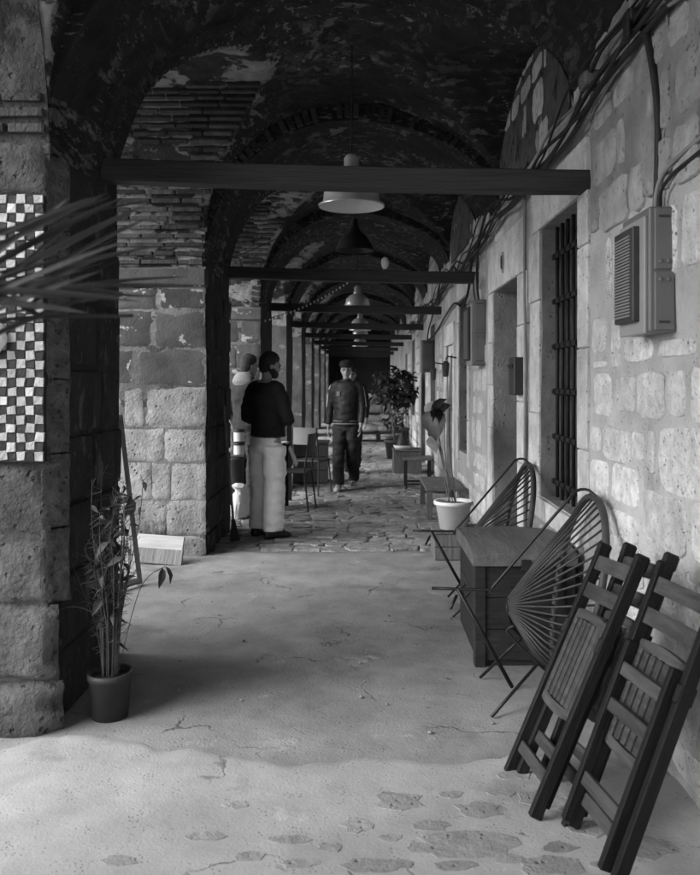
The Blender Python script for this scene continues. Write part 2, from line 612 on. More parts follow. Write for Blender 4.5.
# worn stones showing through the cement in the foreground: (x, y, half width, half depth)
r = random.Random(5)
for (px, py, rx, ry) in [(470, 847, 52, 13), (400, 803, 24, 10), (357, 827, 16, 8), (478, 812, 24, 8), (548, 868, 34, 11), (292, 842, 22, 5),
                         (545, 800, 30, 9), (205, 838, 20, 5), (592, 830, 26, 9), (432, 828, 18, 6), (236, 807, 13, 4), (370, 868, 30, 8),
                         (645, 850, 30, 12), (516, 778, 17, 5), (420, 850, 16, 5), (330, 850, 14, 5), (500, 795, 14, 4), (575, 812, 18, 6), (390, 840, 12, 4), (560, 850, 18, 6), (250, 858, 18, 5), (450, 797, 15, 4), (620, 815, 14, 6), (400, 865, 15, 5), (510, 862, 16, 6), (120, 862, 20, 5), (455, 868, 22, 5), (300, 866, 20, 5), (610, 868, 20, 6)]:
    Y = 818 * 1.48 / (py - 381)
    X = (px - 362) / 818 * Y
    wx, wy = rx / 818 * Y, ry / 818 * Y * Y / 1.48
    pts = []
    for k in range(12):
        q = 2 * math.pi * k / 12
        f = 1 + r.uniform(-0.26, 0.20)
        pts.append((X + wx * f * math.copysign(abs(math.cos(q)) ** 0.8, math.cos(q)), Y + wy * f * math.sin(q)))
    m1 = MB()
    poly_stone(m1, pts, 0.0, 0.05, r, 0.001, True)
    obj('paving_stone', m1, M_fstone, floor)

# cracks and crumbs: small loose pebbles on the cement
for k in range(26):
    X, Y = rnd.uniform(-1.1, 0.8), rnd.uniform(2.4, 6.0)
    s_ = rnd.uniform(0.004, 0.011)
    mbp = MB()
    mbp.lathe([(s_ * .6, 0), (s_, s_ * .5), (s_ * .6, s_ * 1.1)], (X, Y, slab_z(X, Y) - 0.002), 6)
    tag(obj('pebble', mbp, M_fstone), 'tiny loose pebble lying on the worn floor', 'pebble', 'loose pebbles on the floor')

# ------------------------------------------------------------------ right wall with openings
WALL = thing('stone_wall', 'long rubble stone wall with barred windows and doorways along the arcade', 'wall', (XW, 4, 0))
OPEN = [  # y0, y1, z0, z1
    (4.35, 5.28, 0.74, 2.46),     # barred window
    (6.04, 7.19, 0.0, 2.26),      # doorway
    (8.95, 9.72, 0.66, 2.42),     # second window
    (10.35, 11.2, 0.0, 1.95),     # arched doorway
    (13.0, 13.9, 0.7, 2.4),
    (15.0, 16.0, 0.0, 2.2),
    (18.0, 19.0, 0.7, 2.4),
    (21.0, 22.0, 0.0, 2.2),
]
ys = sorted({-2.0, YEND} | {o[0] for o in OPEN} | {o[1] for o in OPEN})
mb = MB()


def wx(y, z):
    p = V((0.7, y, z))
    return XW + 0.018 * noise.noise(p * 1.1) + 0.008 * noise.noise(p * 4) + 0.003 * noise.noise(p * 13)


def wall_patch(y0, y1, z0, z1):
    nu = max(1, int((y1 - y0) / (0.07 if y0 < 9 else 0.2)))
    nv = max(1, int((z1 - z0) / (0.07 if y0 < 9 else 0.2)))
    mb.grid(lambda u, v: (wx(y0 + u * (y1 - y0), z0 + v * (z1 - z0)), y0 + u * (y1 - y0), z0 + v * (z1 - z0)), nu, nv)


for i in range(len(ys) - 1):
    y0, y1 = ys[i], ys[i + 1]
    op = [o for o in OPEN if o[0] <= y0 + 1e-6 and o[1] >= y1 - 1e-6]
    if not op:
        wall_patch(y0, y1, -0.1, ZT)
    else:
        o = op[0]
        if o[2] > 0:
            wall_patch(y0, y1, -0.1, o[2])
        wall_patch(y0, y1, o[3], ZT)
obj('wall_face', mb, M_mortar, WALL, smooth=True)
mb = MB()
DEPTH = 0.42
for (y0, y1, z0, z1) in OPEN:
    for yy, fl in ((y0, True), (y1, False)):
        mb.grid(lambda u, v: (wx(yy, z0 + v * (z1 - z0)) + u * DEPTH, yy, z0 + v * (z1 - z0)), 5, 16, fl)
    for zz, fl in ((z0, True), (z1, False)):
        if zz > 0.01:
            mb.grid(lambda u, v: (wx(y0 + v * (y1 - y0), zz) + u * DEPTH, y0 + v * (y1 - y0), zz), 5, 10, not fl)
obj('reveal', mb, mat('reveal_stone', 0.20, 0.32, 6, bump=0.6, fine=45, big=0.25, pits=0.5), WALL, smooth=True)
mb = MB()
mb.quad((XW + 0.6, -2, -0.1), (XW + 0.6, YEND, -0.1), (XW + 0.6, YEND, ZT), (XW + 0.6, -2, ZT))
obj('room_backing', mb, M_void, WALL)  # black sheet painting the darkness of the rooms behind the openings

# dressed stones round the openings
def dressed(y0, y1, z0, z1, proud=0.016):
    m1 = MB()
    m1.box(XW - proud - rnd.uniform(0, .005), XW + 0.10, y0 + .003, y1 - .003, z0 + .003, z1 - .003, 0.006)
    return obj('dressed_stone', m1, M_dressed, WALL)


def jambs(o, wn_, wf, lint, rows):
    y0, y1, z0, z1 = o
    for side in (0, 1):
        z = max(z0, 0) - (0.0 if z0 < 0.01 else 0.12)
        k = 0
        while z < z1 - 0.05:
            h = min(rows * rnd.uniform(0.8, 1.25), z1 - z)
            if z1 - z - h < 0.15:
                h = z1 - z
            w_ = (wn_ if side == 0 else wf) * rnd.uniform(0.9, 1.1)
            if side == 0:
                dressed(y0 - w_, y0 + 0.0, z, z + h)
            else:
                dressed(y1, y1 + w_, z, z + h)
            z += h
            k += 1
    # lintel
    if lint:
        dressed(y0 - wn_ * 0.8, y1 + wf * 0.8, z1, z1 + lint, 0.018)


jambs(OPEN[0], 0.21, 0.30, 0.28, 0.62)
dressed(OPEN[0][0] - 0.1, OPEN[0][1] + 0.1, 0.60, 0.735, 0.03)     # sill
jambs(OPEN[1], 0.33, 0.26, 0.40, 0.45)
jambs(OPEN[2], 0.18, 0.18, 0.25, 0.6)
jambs(OPEN[3], 0.16, 0.2, 0.28, 0.6)
# vertical pilaster strip and pipe between door and window
# threshold of the doorway
m1 = MB()
m1.box(XW - 0.06, XW + 0.4, 6.0, 7.22, -0.05, 0.07, 0.012)
obj('threshold', m1, M_dressed, WALL)

# iron grilles
def grille(o, nv, nh):
    y0, y1, z0, z1 = o
    gx = XW + 0.085
    gr = thing('window_grille', 'black iron bars set in the tall stone-framed window' if y0 < 6 else 'iron bars in the farther window beyond the open doorway', 'grille', (gx, (y0 + y1) / 2, z0))
    for k in range(nv):
        y = y0 + (k + 0.5) * (y1 - y0) / nv
        m1 = MB()
        m1.tube([(gx, y, z0), (gx, y, z1)], 0.012, 8)
        obj('bar', m1, M_iron, gr, smooth=True)
    for k in range(nh):
        z = z0 + (k + 0.35) * (z1 - z0) / nh
        m1 = MB()
        m1.box(gx - 0.020, gx - 0.006, y0, y1, z - 0.014, z + 0.014, 0.003)
        for q in range(nv):
            y = y0 + (q + 0.5) * (y1 - y0) / nv
            m1.tube([(gx - .013, y - 0.02, z), (gx - .013, y + .02, z)], 0.02, 8)
        obj('crossbar', m1, M_iron, gr)
    # glazing behind
    gl = thing('window', 'glazing coloured black for the unlit room behind the iron window bars' if y0 < 6 else 'dark glazing of the farther barred window', 'window', (gx + .2, (y0 + y1) / 2, z0))
    m1 = MB()
    for k in range(2):
        a, b_ = y0 + .06 + k * (y1 - y0 - .06) / 2, y0 + (k + 1) * (y1 - y0 - .06) / 2
        m2 = MB()
        m2.box(gx + .205, gx + .212, a, b_, z0 + .06, z1 - .06)
        obj('pane', m2, M_glass, gl)
    m1.box(gx + .18, gx + .23, y0, y0 + .06, z0, z1)
    m1.box(gx + .18, gx + .23, y1 - .06, y1, z0, z1)
    m1.box(gx + .18, gx + .23, (y0 + y1) / 2 - .03, (y0 + y1) / 2 + .03, z0 + .06, z1 - .06)
    m1.box(gx + .18, gx + .23, y0 + .06, y1 - .06, z0, z0 + .06)
    m1.box(gx + .18, gx + .23, y0 + .06, y1 - .06, z1 - .06, z1)
    obj('window_frame', m1, M_boxd, gl)


grille(OPEN[0], 7, 6)
grille(OPEN[2], 5, 6)

# door leaf of the near doorway, standing inside
def door(y0, y1, z1, label):
    t = thing('door', label, 'door', (XW + .36, (y0 + y1) / 2, 0))
    n = 6
    for k in range(n):
        m1 = MB()
        w = (y1 - y0) / n
        m1.box(XW + .34, XW + .39, y0 + k * w + .003, y0 + (k + 1) * w - .003, 0.09, z1 - .01, 0.004)
        obj('plank', m1, M_chest, t)
    m1 = MB()
    m1.lathe([(.02, 0), (.028, .02), (.02, .04)], (XW + .33, y1 - .12, 1.0), 10)
    obj('handle', m1, M_iron, t)


door(6.04, 7.19, 2.26, 'plank door deep inside the near stone doorway')
door(15.0, 16.0, 2.2, 'plank door in the farther doorway')
door(10.35, 11.2, 1.95, 'plank door behind the small pointed arch')

# pointed arch head in the small doorway
m1 = MB()
y0, y1, zt = 10.35, 11.2, 1.95
n = 10
prof = []
for k in range(n + 1):
    u = k / n
    y = y0 + u * (y1 - y0)
    d = abs(u - .5) * 2
    prof.append((y, 1.25 + 0.60 * (1 - d ** 1.7)))
for k in range(n):
    (a, za), (b_, zb) = prof[k], prof[k + 1]
    m1.quad((XW + .02, a, za), (XW + .02, b_, zb), (XW + .02, b_, zt), (XW + .02, a, zt))
    m1.quad((XW + .02, a, za), (XW + .3, a, za), (XW + .3, b_, zb), (XW + .02, b_, zb))
obj('arch_head', m1, M_dressed, WALL)

# rubble stones: first those that can be read one by one in the near wall, then coursed fill
HAND = [(593, 318, 607, 353), (613, 318, 622, 368), (626, 337, 655, 362), (660, 338, 698, 357), (594, 361, 608, 368), (594, 373, 612, 416),
        (616, 375, 638, 412), (640, 370, 667, 420), (670, 370, 687, 417), (691, 366, 718, 424), (592, 425, 601, 452), (603, 427, 633, 462),
        (650, 430, 657, 474), (635, 432, 647, 460), (659, 427, 712, 498), (591, 459, 610, 502), (614, 464, 640, 506), (643, 494, 688, 550),
        (692, 506, 735, 570), (652, 556, 690, 600), (612, 512, 640, 540)]
for (x0, y0, x1, y1) in HAND:
    ya, yb = XW * 818 / (x0 - 362), XW * 818 / (x1 - 362)
    ym = (ya + yb) / 2
    za, zb = 1.48 - (y1 - 381) / 818 * ym, 1.48 - (y0 - 381) / 818 * ym
    place_stone(ST_wall, WALL, (wx(ym, (za + zb) / 2), ym, (za + zb) / 2), ya - yb, zb - za, 0.009)

M_coat = mat('old_render', 0.17, 0.29, 4, bump=0.7, fine=60, big=0.3, pits=0.4, chips=[(2.6, 0.56, 0.08, 0.36, 1.0), (1.4, 0.60, 0.1, 0.12, 1)])
mb = MB()


def coat(u, v):
    y = 1.2 + u * (4.13 - 1.2)
    zl = 2.225 + .018 * noise.noise(V((y * 5, 0, 0))) + .012 * noise.noise(V((y * 17, 2, 0)))
    z = zl + max(0, v - .02) / .98 * (3.9 - zl)
    return (wx(y, z) - (.014 + .004 * noise.noise(V((y * 6, z * 6, 1))) if v > .01 else -.02), y + .02 * noise.noise(V((z * 4, 5, 0))) * u, z)


mb.grid(coat, 60, 50)
obj('render_coat', mb, M_coat, WALL, smooth=True)
blocked = [(1.0, 4.14, 2.2, 5.0)] + [(o[0] - 0.36, o[1] + 0.34, -0.2 if o[2] < .01 else o[2] - 0.16, o[3] + 0.30) for o in OPEN] + [(2.55, 4.14, 0.90, 1.80)]
far_stones = MB()
ST_coat = stone_variants(mat('coated_stone', 0.22, 0.40, 9, bump=0.9, fine=60, var=0.2, big=0.3, pits=0.5), 8, 31, rough=0.12, sq=0.3)
z = 0.02
row = 0
ns = len(HAND)
courses = []
while z < 3.9:
    h = rnd.choice([0.17, 0.22, 0.27, 0.33, 0.25])
    courses.append((z, h))
    z += h
cand = []
for (z, h) in courses:
    y = 1.7 + rnd.uniform(0, .3)
    while y < 22:
        w = rnd.choice([0.13, 0.2, 0.27, 0.34, 0.42]) * rnd.uniform(.85, 1.15)
        gap = rnd.uniform(0.03, 0.06)
        a, b_ = y + gap / 2, y + w - gap / 2
        hh = h - rnd.uniform(0.03, 0.055)
        zc = z + h / 2 + rnd.uniform(-.01, .01)
        ok = not any(a < q[1] and b_ > q[0] and zc + hh / 2 > q[2] and zc - hh / 2 < q[3] for q in blocked)
        # plaster covers parts of the upper wall
        cover = noise.noise(V((3.1, y * 0.55, z * 0.8)))
        if z > 2.15 and b_ < 4.1:
            ok = rnd.random() < .85
        elif z > 1.9 and cover > -0.05 and rnd.random() < 0.75:
            ok = False
        if ok:
            cand.append((y, a, b_, zc, hh))
        y += w
cand.sort(key=lambda c: c[0])
for (y, a, b_, zc, hh) in cand:
    yc = (a + b_) / 2
    if ns < 296:
        place_stone(ST_coat if zc > 2.2 and yc < 4.13 else ST_wall, WALL, (wx(yc, zc), yc, zc), b_ - a, hh, rnd.uniform(0.006, 0.012) + (.014 if zc > 2.2 and yc < 4.13 else 0), tilt=rnd.uniform(-.03, .03))
        ns += 1
    else:
        x = XW - 0.008
        far_stones.add([(XW + .02, a, zc - hh / 2), (XW + .02, b_, zc - hh / 2), (XW + .02, b_, zc + hh / 2), (XW + .02, a, zc + hh / 2),
                        (x, a + .015, zc - hh / 2 + .015), (x, b_ - .015, zc - hh / 2 + .015), (x, b_ - .015, zc + hh / 2 - .015), (x, a + .015, zc + hh / 2 - .015)],
                       [(4, 7, 6, 5), (0, 4, 5, 1), (1, 5, 6, 2), (2, 6, 7, 3), (3, 7, 4, 0)])
tag(obj('far_stones', far_stones, M_wstone, WALL), kind='stuff')


# ------------------------------------------------------------------ piers, arches, vaults
def grid_box(mb, x0, x1, y0, y1, z0, z1, amp, step=0.09, faces='fblr'):
    nx, ny, nz_ = max(1, int((x1 - x0) / step)), max(1, int((y1 - y0) / step)), max(1, int((z1 - z0) / step))
    if 'f' in faces:
        mb.grid(lambda u, v: wob((x0 + u * (x1 - x0), y0, z0 + v * (z1 - z0)), amp), nx, nz_)
    if 'b' in faces:
        mb.grid(lambda u, v: wob((x0 + u * (x1 - x0), y1, z0 + v * (z1 - z0)), amp), nx, nz_, True)
    if 'l' in faces:
        mb.grid(lambda u, v: wob((x0, y0 + u * (y1 - y0), z0 + v * (z1 - z0)), amp), ny, nz_, True)
    if 'r' in faces:
        mb.grid(lambda u, v: wob((x1, y0 + u * (y1 - y0), z0 + v * (z1 - z0)), amp), ny, nz_)


PIER_LABEL = {0: 'stone pier behind the potted palm', 1: 'sooty stone pier carrying the black and white checkered panel',
              2: 'stone pier with the leaning broom and pale ashlar blocks', 3: 'dark stone pier just behind the hooded person',
              4: 'dark stone pier beside the wooden crate table'}
piers = []
for i, (y0, y1) in enumerate(PIERS):
    P = thing('pier', PIER_LABEL.get(i, 'distant dark stone pier far down the arcade'), 'pier', ((XL + XO) / 2, (y0 + y1) / 2, 0),
              group='stone piers along the courtyard side')
    piers.append(P)
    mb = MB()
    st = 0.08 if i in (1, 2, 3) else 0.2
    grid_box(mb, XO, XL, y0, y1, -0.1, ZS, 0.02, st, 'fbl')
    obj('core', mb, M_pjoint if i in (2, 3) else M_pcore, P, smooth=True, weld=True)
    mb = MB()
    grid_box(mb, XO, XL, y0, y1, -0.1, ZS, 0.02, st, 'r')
    obj('inner_face', mb, M_psootshade, P, smooth=True, weld=True)  # shade of this corridor side is put into its dark colour

# blocks on the near face of pier 2 (pale ashlar low, dark plaster above)
P = piers[2]
y0 = PIERS[2][0]
rows = [(-0.05, 0.17), (0.17, 0.47), (0.47, 0.79), (0.79, 1.08), (1.08, 1.43), (1.43, 1.75), (1.75, 2.08), (2.08, 2.27)]
splits = [[0.5, 0.35, 0.4], [0.34, 0.47, 0.25, 0.2], [0.30, 0.16, 0.33, 0.45], [0.36, 0.42, 0.5], [0.52, 0.18, 0.5], [0.6, 0.6], [0.45, 0.5, .3], [0.4, 0.4, 0.4]]
for (za, zb), sp in zip(rows, splits):
    x = XL + 0.01
    low = za < 1.4
    for w in sp:
        xa = max(x - w, XO)
        if x - xa > 0.06:
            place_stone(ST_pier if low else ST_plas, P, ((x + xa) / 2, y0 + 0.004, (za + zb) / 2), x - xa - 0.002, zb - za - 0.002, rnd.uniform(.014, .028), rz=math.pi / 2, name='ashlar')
        x = xa
    # returns on the inner face
    y = y0 + 0.02
    while y < PIERS[2][1] - .1:
        w = min(rnd.uniform(.35, .6), PIERS[2][1] - y)
        place_stone(ST_shade, P, (XL - 0.006, y + w / 2, (za + zb) / 2), w - .02, zb - za - .018, rnd.uniform(.014, .03), rz=math.pi, name='ashlar')
        y += w
# impost band on pier 2 and 1, 3
for i in (2, 3):
    m1 = MB()
    a, b_ = PIERS[i]
    m1.box(XO - .02, XL + 0.012, a - 0.035, a + 0.1, 2.28, 2.43, 0.012)
    obj('impost', m1, M_pplaster, piers[i])
# pier 3 blocks
y0 = PIERS[3][0]
for k in range(7):
    za, zb = k * .33, (k + 1) * .33 - .016
    x = XL
    while x > -2.0:
        w = rnd.uniform(.25, .45)
        place_stone(ST_pier if k in (0, 1, 2) else ST_plas, piers[3], (x - w / 2, y0 + .004, (za + zb) / 2), w - .016, zb - za, .02, rz=math.pi / 2, name='ashlar')
        x -= w

# pier 1 (foreground): rough blocks on the near face, chamfered corner, inner face coloured dark as shade
P = piers[1]
ya, yb = PIERS[1]
M_p1 = mat('foreground_pier_stone', 0.045, 0.115, 8, bump=1.0, fine=40, var=0.2, big=0.4, pits=0.7, chips=[(3, 0.57, 0.06, 0.025, 0.8)])
ST_p1 = ashlar_variants(M_p1, 8, 9, .05)
for (xa, xb, za, zb, d) in [(-2.1, -1.262, -0.06, 0.205, .10), (-1.76, -1.290, 0.205, 0.53, .055), (-2.2, -1.76, 0.2, .53, .05), (-1.63, -1.322, 0.535, 0.81, .045),
                            (-2.0, -1.63, 0.535, 0.81, .045), (-1.9, -1.325, 0.815, 1.135, .04), (-1.9, -1.328, 1.14, 1.45, .03), (-1.9, -1.328, 1.455, 1.80, .03), (-1.9, -1.328, 1.805, 2.25, .03),
                            (-1.95, -1.32, 2.26, 2.50, .05)]:
    place_stone(ST_p1, P, ((xa + xb) / 2, ya + .005, (za + zb) / 2), xb - xa, zb - za + .003, d, rz=math.pi / 2, name='ashlar')
# brick courses above
mbk = MB()
mbk.box(-0.5, 0.5, -0.5, 0.5, -0.5, 0.5, 0.06)
ME_brick = mbk.mesh('brick', M_brick)
ME_brickd = mbk.mesh('brick', M_brickd)
ME_brick1 = mbk.mesh('brick', M_p1)
for k, z in enumerate([2.55, 2.615, 2.68, 2.74]):
    x = -1.34 + rnd.uniform(-.01, .01)
    for q in range(3):
        w = rnd.uniform(.16, .30)
        put('brick', ME_brick1, P, loc=(x - w / 2, ya - .012 + rnd.uniform(-.01, .01), z), scale=(w - .02, .07, .038), rot=(0, rnd.uniform(-.03, .03), 0))
        x -= w
# inner face of pier 1: blocks coloured dark as shade and the rough chamfer strip
for k in range(8):
    za, zb = k * .31, (k + 1) * .31 - .014
    y = ya + .13
    while y < yb - .06:
        w = min(rnd.uniform(.3, .55), yb - y)
        place_stone(ST_shade, P, (XL - .004, y + w / 2, (za + zb) / 2), w - .014, zb - za, rnd.uniform(.012, .028), rz=math.pi, name='ashlar')
        y += w
M_rough = mat('rough_corner', 0.05, 0.13, 22, bump=1.0, fine=60, big=0.3, pits=0.8)
ST_rough = ashlar_variants(M_rough, 5, 21, .04)
for k in range(6):
    za, zb = .53 + k * .32, .53 + (k + 1) * .32 - .003
    place_stone(ST_rough, P, (XL + .012, ya + .028, (za + zb) / 2), .13, zb - za, .022, rz=math.radians(135), name='corner_stone')

# transverse arches
CX, RA = (XL + XW) / 2, (XW - XL) / 2


def wall_rise(x):
    u = min(1, max(0, (x - CX) / RA))
    return 0.52 * u * u * (3 - 2 * u)


def arch_pt(th, r):
    x = CX - r * math.cos(th)
    z = r * math.sin(th)
    return x, ZS + z + wall_rise(x) * max(0, 1 - z / RA)




def arch_block_T(mb, y0, y1, n, st, amp):
    # intrados + near and far faces, spanning from pier to wall
    def P(th, r):
        return arch_pt(th, r)
    nd = max(2, int((y1 - y0) / st))
    mb.grid(lambda u, v: wob((P(u * math.pi, RA)[0], y0 + v * (y1 - y0), P(u * math.pi, RA)[1]), amp), n, nd)
    for yy, fl in ((y0, True), (y1, False)):
        def fc(u, v):
            x, z = P(u * math.pi, RA)
            th = u * math.pi
            c, s_ = -math.cos(th), math.sin(th)
            t = min((RA + .03) / max(abs(c), 1e-6), (ZT - ZS) / max(s_, 1e-6))
            t = max(t, RA + .03)
            return wob((x + (CX + c * t - x) * v, yy, z + (ZS + s_ * t - z) * v), amp)
        mb.grid(fc, n, 14, fl)


for i, (y0, y1) in enumerate(PIERS):
    lab = {0: 'sooty arch at the near end, above the potted palm', 1: 'soot-black arch above the nearest timber tie beam', 2: 'brick-edged sooty arch above the second tie beam',
           3: 'dark arch above the third tie beam'}.get(i, 'distant sooty arch spanning the arcade')
    A = thing('transverse_arch', lab, 'arch', (CX, (y0 + y1) / 2, ZS), group='arches spanning the arcade')
    mb = MB()
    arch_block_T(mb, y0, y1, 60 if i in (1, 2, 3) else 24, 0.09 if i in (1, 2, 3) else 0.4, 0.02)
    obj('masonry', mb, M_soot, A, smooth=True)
    if i in (2, 3):      # ring of thin radial bricks on the near face
        nb = 58
        for k in range(nb):
            th = math.pi * (k + .5) / nb
            if th > 1.5 and rnd.random() < .6 or noise.noise(V((k * .35, i * 7.7, .3))) > 0.25:
                continue
            L_ = rnd.uniform(.11, .14)
            rc = RA + .015 + L_ / 2
            put('brick', ME_brickd, A, loc=(arch_pt(th, rc)[0], y0 - .004 + rnd.uniform(-.006, .006), arch_pt(th, rc)[1]),
                rot=(0, th, 0), scale=(L_, .06, .046))
# courtyard arches between the piers
for i in range(len(PIERS) - 1):
    a, b_ = PIERS[i][1], PIERS[i + 1][0]
    yc, R = (a + b_) / 2, (b_ - a) / 2
    A = thing('courtyard_arch', {0: 'arch open to the courtyard before the checkered pier', 1: 'courtyard arch with exposed brick courses in its soffit',
                                 2: 'second courtyard arch showing pale brick courses'}.get(i, 'distant arch opening to the courtyard'), 'arch', ((XO + XL) / 2, yc, ZS), group='arches open to the courtyard')
    mb = MB()
    n = 50 if i in (1, 2) else 20
    mb.grid(lambda u, v: wob((XO + v * (XL - XO), yc + R * math.cos(u * math.pi), ZS + R * math.sin(u * math.pi)), .012), n, 14, True)
    obj('soffit', mb, M_bmortar if i else M_p1, A, smooth=True)
    mb = MB()
    for xx, fl in ((XL, False), (XO, True)):
        def fc(u, v):
            th = u * math.pi
            c, s_ = math.cos(th), math.sin(th)
            t = min((R + .02) / max(abs(c), 1e-6), (ZT - ZS) / max(s_, 1e-6))
            rr = R + (t - R) * v
            return wob((xx, yc + c * rr, ZS + s_ * rr), .012)
        mb.grid(fc, n, 10, fl)
    obj('spandrel', mb, M_soot, A, smooth=True)
    if i in (1, 2):
        ncr = 23
        for k in range(ncr):
            th = (k + .5) * 0.074 / R
            Ah = min(R * math.sin(th), RA)
            x = min(CX - math.sqrt(max(0, RA * RA - max(0, Ah - .13) ** 2)), -.5) - rnd.uniform(.0, .06)
            while x > (-2.25 if i == 1 else -1.9):
                w = rnd.uniform(.18, .34)
                if noise.noise(V((x * 1.3, th * 2.2, i * 3.1))) < 0.24:
                    rc = R - .004 + rnd.uniform(-.006, .006)
                    put('brick', ME_brickd, A, loc=(x - w / 2, yc + rc * math.cos(th), ZS + rc * math.sin(th)), rot=(th, 0, 0), scale=(w - .015, .05, .034))
                x -= w
    # masonry above the piers' outer part is closed by the spandrels
# masonry over each pier (between the courtyard arches)
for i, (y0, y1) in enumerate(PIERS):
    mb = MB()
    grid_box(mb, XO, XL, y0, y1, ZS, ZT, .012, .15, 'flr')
    obj('upper_masonry', mb, M_psootshade, piers[i], smooth=True)

# groin vaults over the bays: the courtyard barrel runs in to meet the long barrel
VR = 0.13
for i in range(len(PIERS) - 1):
    a, b_ = PIERS[i][1], PIERS[i + 1][0]
    yc, R = (a + b_) / 2, (b_ - a) / 2
    RR = RA * RA + R * R + 0.02

    def vz(x, y):
        A_ = math.sqrt(max(0, R * R - (y - yc) ** 2))
        B_ = math.sqrt(max(0, RA * RA - (x - CX) ** 2)) + VR
        h_ = max(A_, B_)
        return ZS + h_ + wall_rise(x) * max(0, 1 - h_ / RA)
    vt = thing('vault', {0: 'sooty vault over the foreground', 1: 'flaking soot-black vault over the nearest hanging lamp', 2: 'sooty vault over the dark bell lamp'}.get(i, 'distant sooty vault over a far bay'), 'vault',
               (CX, yc, ZS), group='vaults over the arcade bays')
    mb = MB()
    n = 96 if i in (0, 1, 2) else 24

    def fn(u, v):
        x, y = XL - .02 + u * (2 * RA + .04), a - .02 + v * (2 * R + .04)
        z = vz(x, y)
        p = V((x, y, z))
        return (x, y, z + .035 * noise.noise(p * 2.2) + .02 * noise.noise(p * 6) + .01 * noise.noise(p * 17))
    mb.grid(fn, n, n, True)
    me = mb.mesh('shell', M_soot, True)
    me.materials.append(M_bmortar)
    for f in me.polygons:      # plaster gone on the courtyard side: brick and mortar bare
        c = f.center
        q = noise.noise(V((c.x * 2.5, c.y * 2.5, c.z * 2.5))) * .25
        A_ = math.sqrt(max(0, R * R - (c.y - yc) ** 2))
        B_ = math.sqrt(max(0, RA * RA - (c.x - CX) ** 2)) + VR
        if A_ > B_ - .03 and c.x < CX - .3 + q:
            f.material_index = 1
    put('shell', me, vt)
# rubble lunette stones on the right wall under the vault of bay 2 and 3
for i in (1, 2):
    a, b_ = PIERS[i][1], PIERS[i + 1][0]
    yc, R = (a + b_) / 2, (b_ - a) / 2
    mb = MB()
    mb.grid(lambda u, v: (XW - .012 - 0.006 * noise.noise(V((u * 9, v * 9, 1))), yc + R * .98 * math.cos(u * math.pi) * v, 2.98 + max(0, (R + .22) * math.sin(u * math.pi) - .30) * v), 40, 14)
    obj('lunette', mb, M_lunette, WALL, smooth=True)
# unseen slab added above everything to block sky light
mb = MB()
mb.box(XO - .1, XW + 1.2, -0.25, YEND, ZT - .02, ZT + .15)
tag(obj('sky_block', mb, M_pcore), 'unseen slab added over the arcade to block sky light', None, kind='structure')
mb = MB()
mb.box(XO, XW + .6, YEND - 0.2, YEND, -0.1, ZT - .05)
tag(obj('far_dark_sheet', mb, M_void), 'added black sheet standing for the dark far end of the arcade', 'wall')  # added sheet, black in place of the unlit distance, shutting out light
mb = MB()
mb.box(XW + .62, XW + 4, -6, YEND, -.1, ZT - .05)
tag(obj('building', mb, M_mortar), 'stone building behind the arcade wall', 'building')

# tie beams
for i in range(1, len(PIERS)):
    y = PIERS[i][1] - (.23 if i == 1 else .1)
    zl, zr = (2.57, 2.505) if i == 1 else (2.56, 2.50)
    hh = .056
    B = MB()
    n = 20

    def bp(u, sy, sz):
        x = XL - .12 + u * (XW - XL + .16)
        z = zl + (zr - zl) * u - .012 * math.sin(u * math.pi)
        return (x, y + sy * .055 + .004 * noise.noise(V((x * 3, i, 0))), z + sz * hh + .004 * noise.noise(V((x * 2.3, sz, i))))
    cs = [(-1, -.9), (-.9, -1), (.9, -1), (1, -.9), (1, .9), (.9, 1), (-.9, 1), (-1, .9)]
    B.grid(lambda u, v: bp(u, *cs[int(round(v * 8)) % 8]), n, 8, True)
    B.add([bp(1, *c) for c in cs], [tuple(range(8))])
    lab = {1: 'nearest dark timber tie beam crossing in front of the big lamp', 2: 'second tie beam with a white bulb on top', 3: 'third tie beam under the small metal lamp'}.get(i, 'distant dark tie beam crossing the arcade')
    tag(obj('tie_beam', B, M_beam), lab, 'beam', 'tie beams across the arcade')

# ------------------------------------------------------------------ helpers for objects
def at(px, py, Y):
    """point seen at (px, py) of the 700 x 875 photograph when it lies Y metres down the arcade"""
    return V(((px - 362) / 818 * Y, Y, 1.48 - (py - 381) / 818 * Y))


def smooth_path(pts, k=6):
    pts = [V(p) for p in pts]
    out = []
    for i in range(len(pts) - 1):
        p0, p1, p2, p3 = pts[max(i - 1, 0)], pts[i], pts[i + 1], pts[min(i + 2, len(pts) - 1)]
        for j in range(k):
            t = j / k
            out.append(0.5 * ((2 * p1) + (p2 - p0) * t + (2 * p0 - 5 * p1 + 4 * p2 - p3) * t * t + (3 * p1 - p0 - 3 * p2 + p3) * t ** 3))
    out.append(pts[-1])
    return out


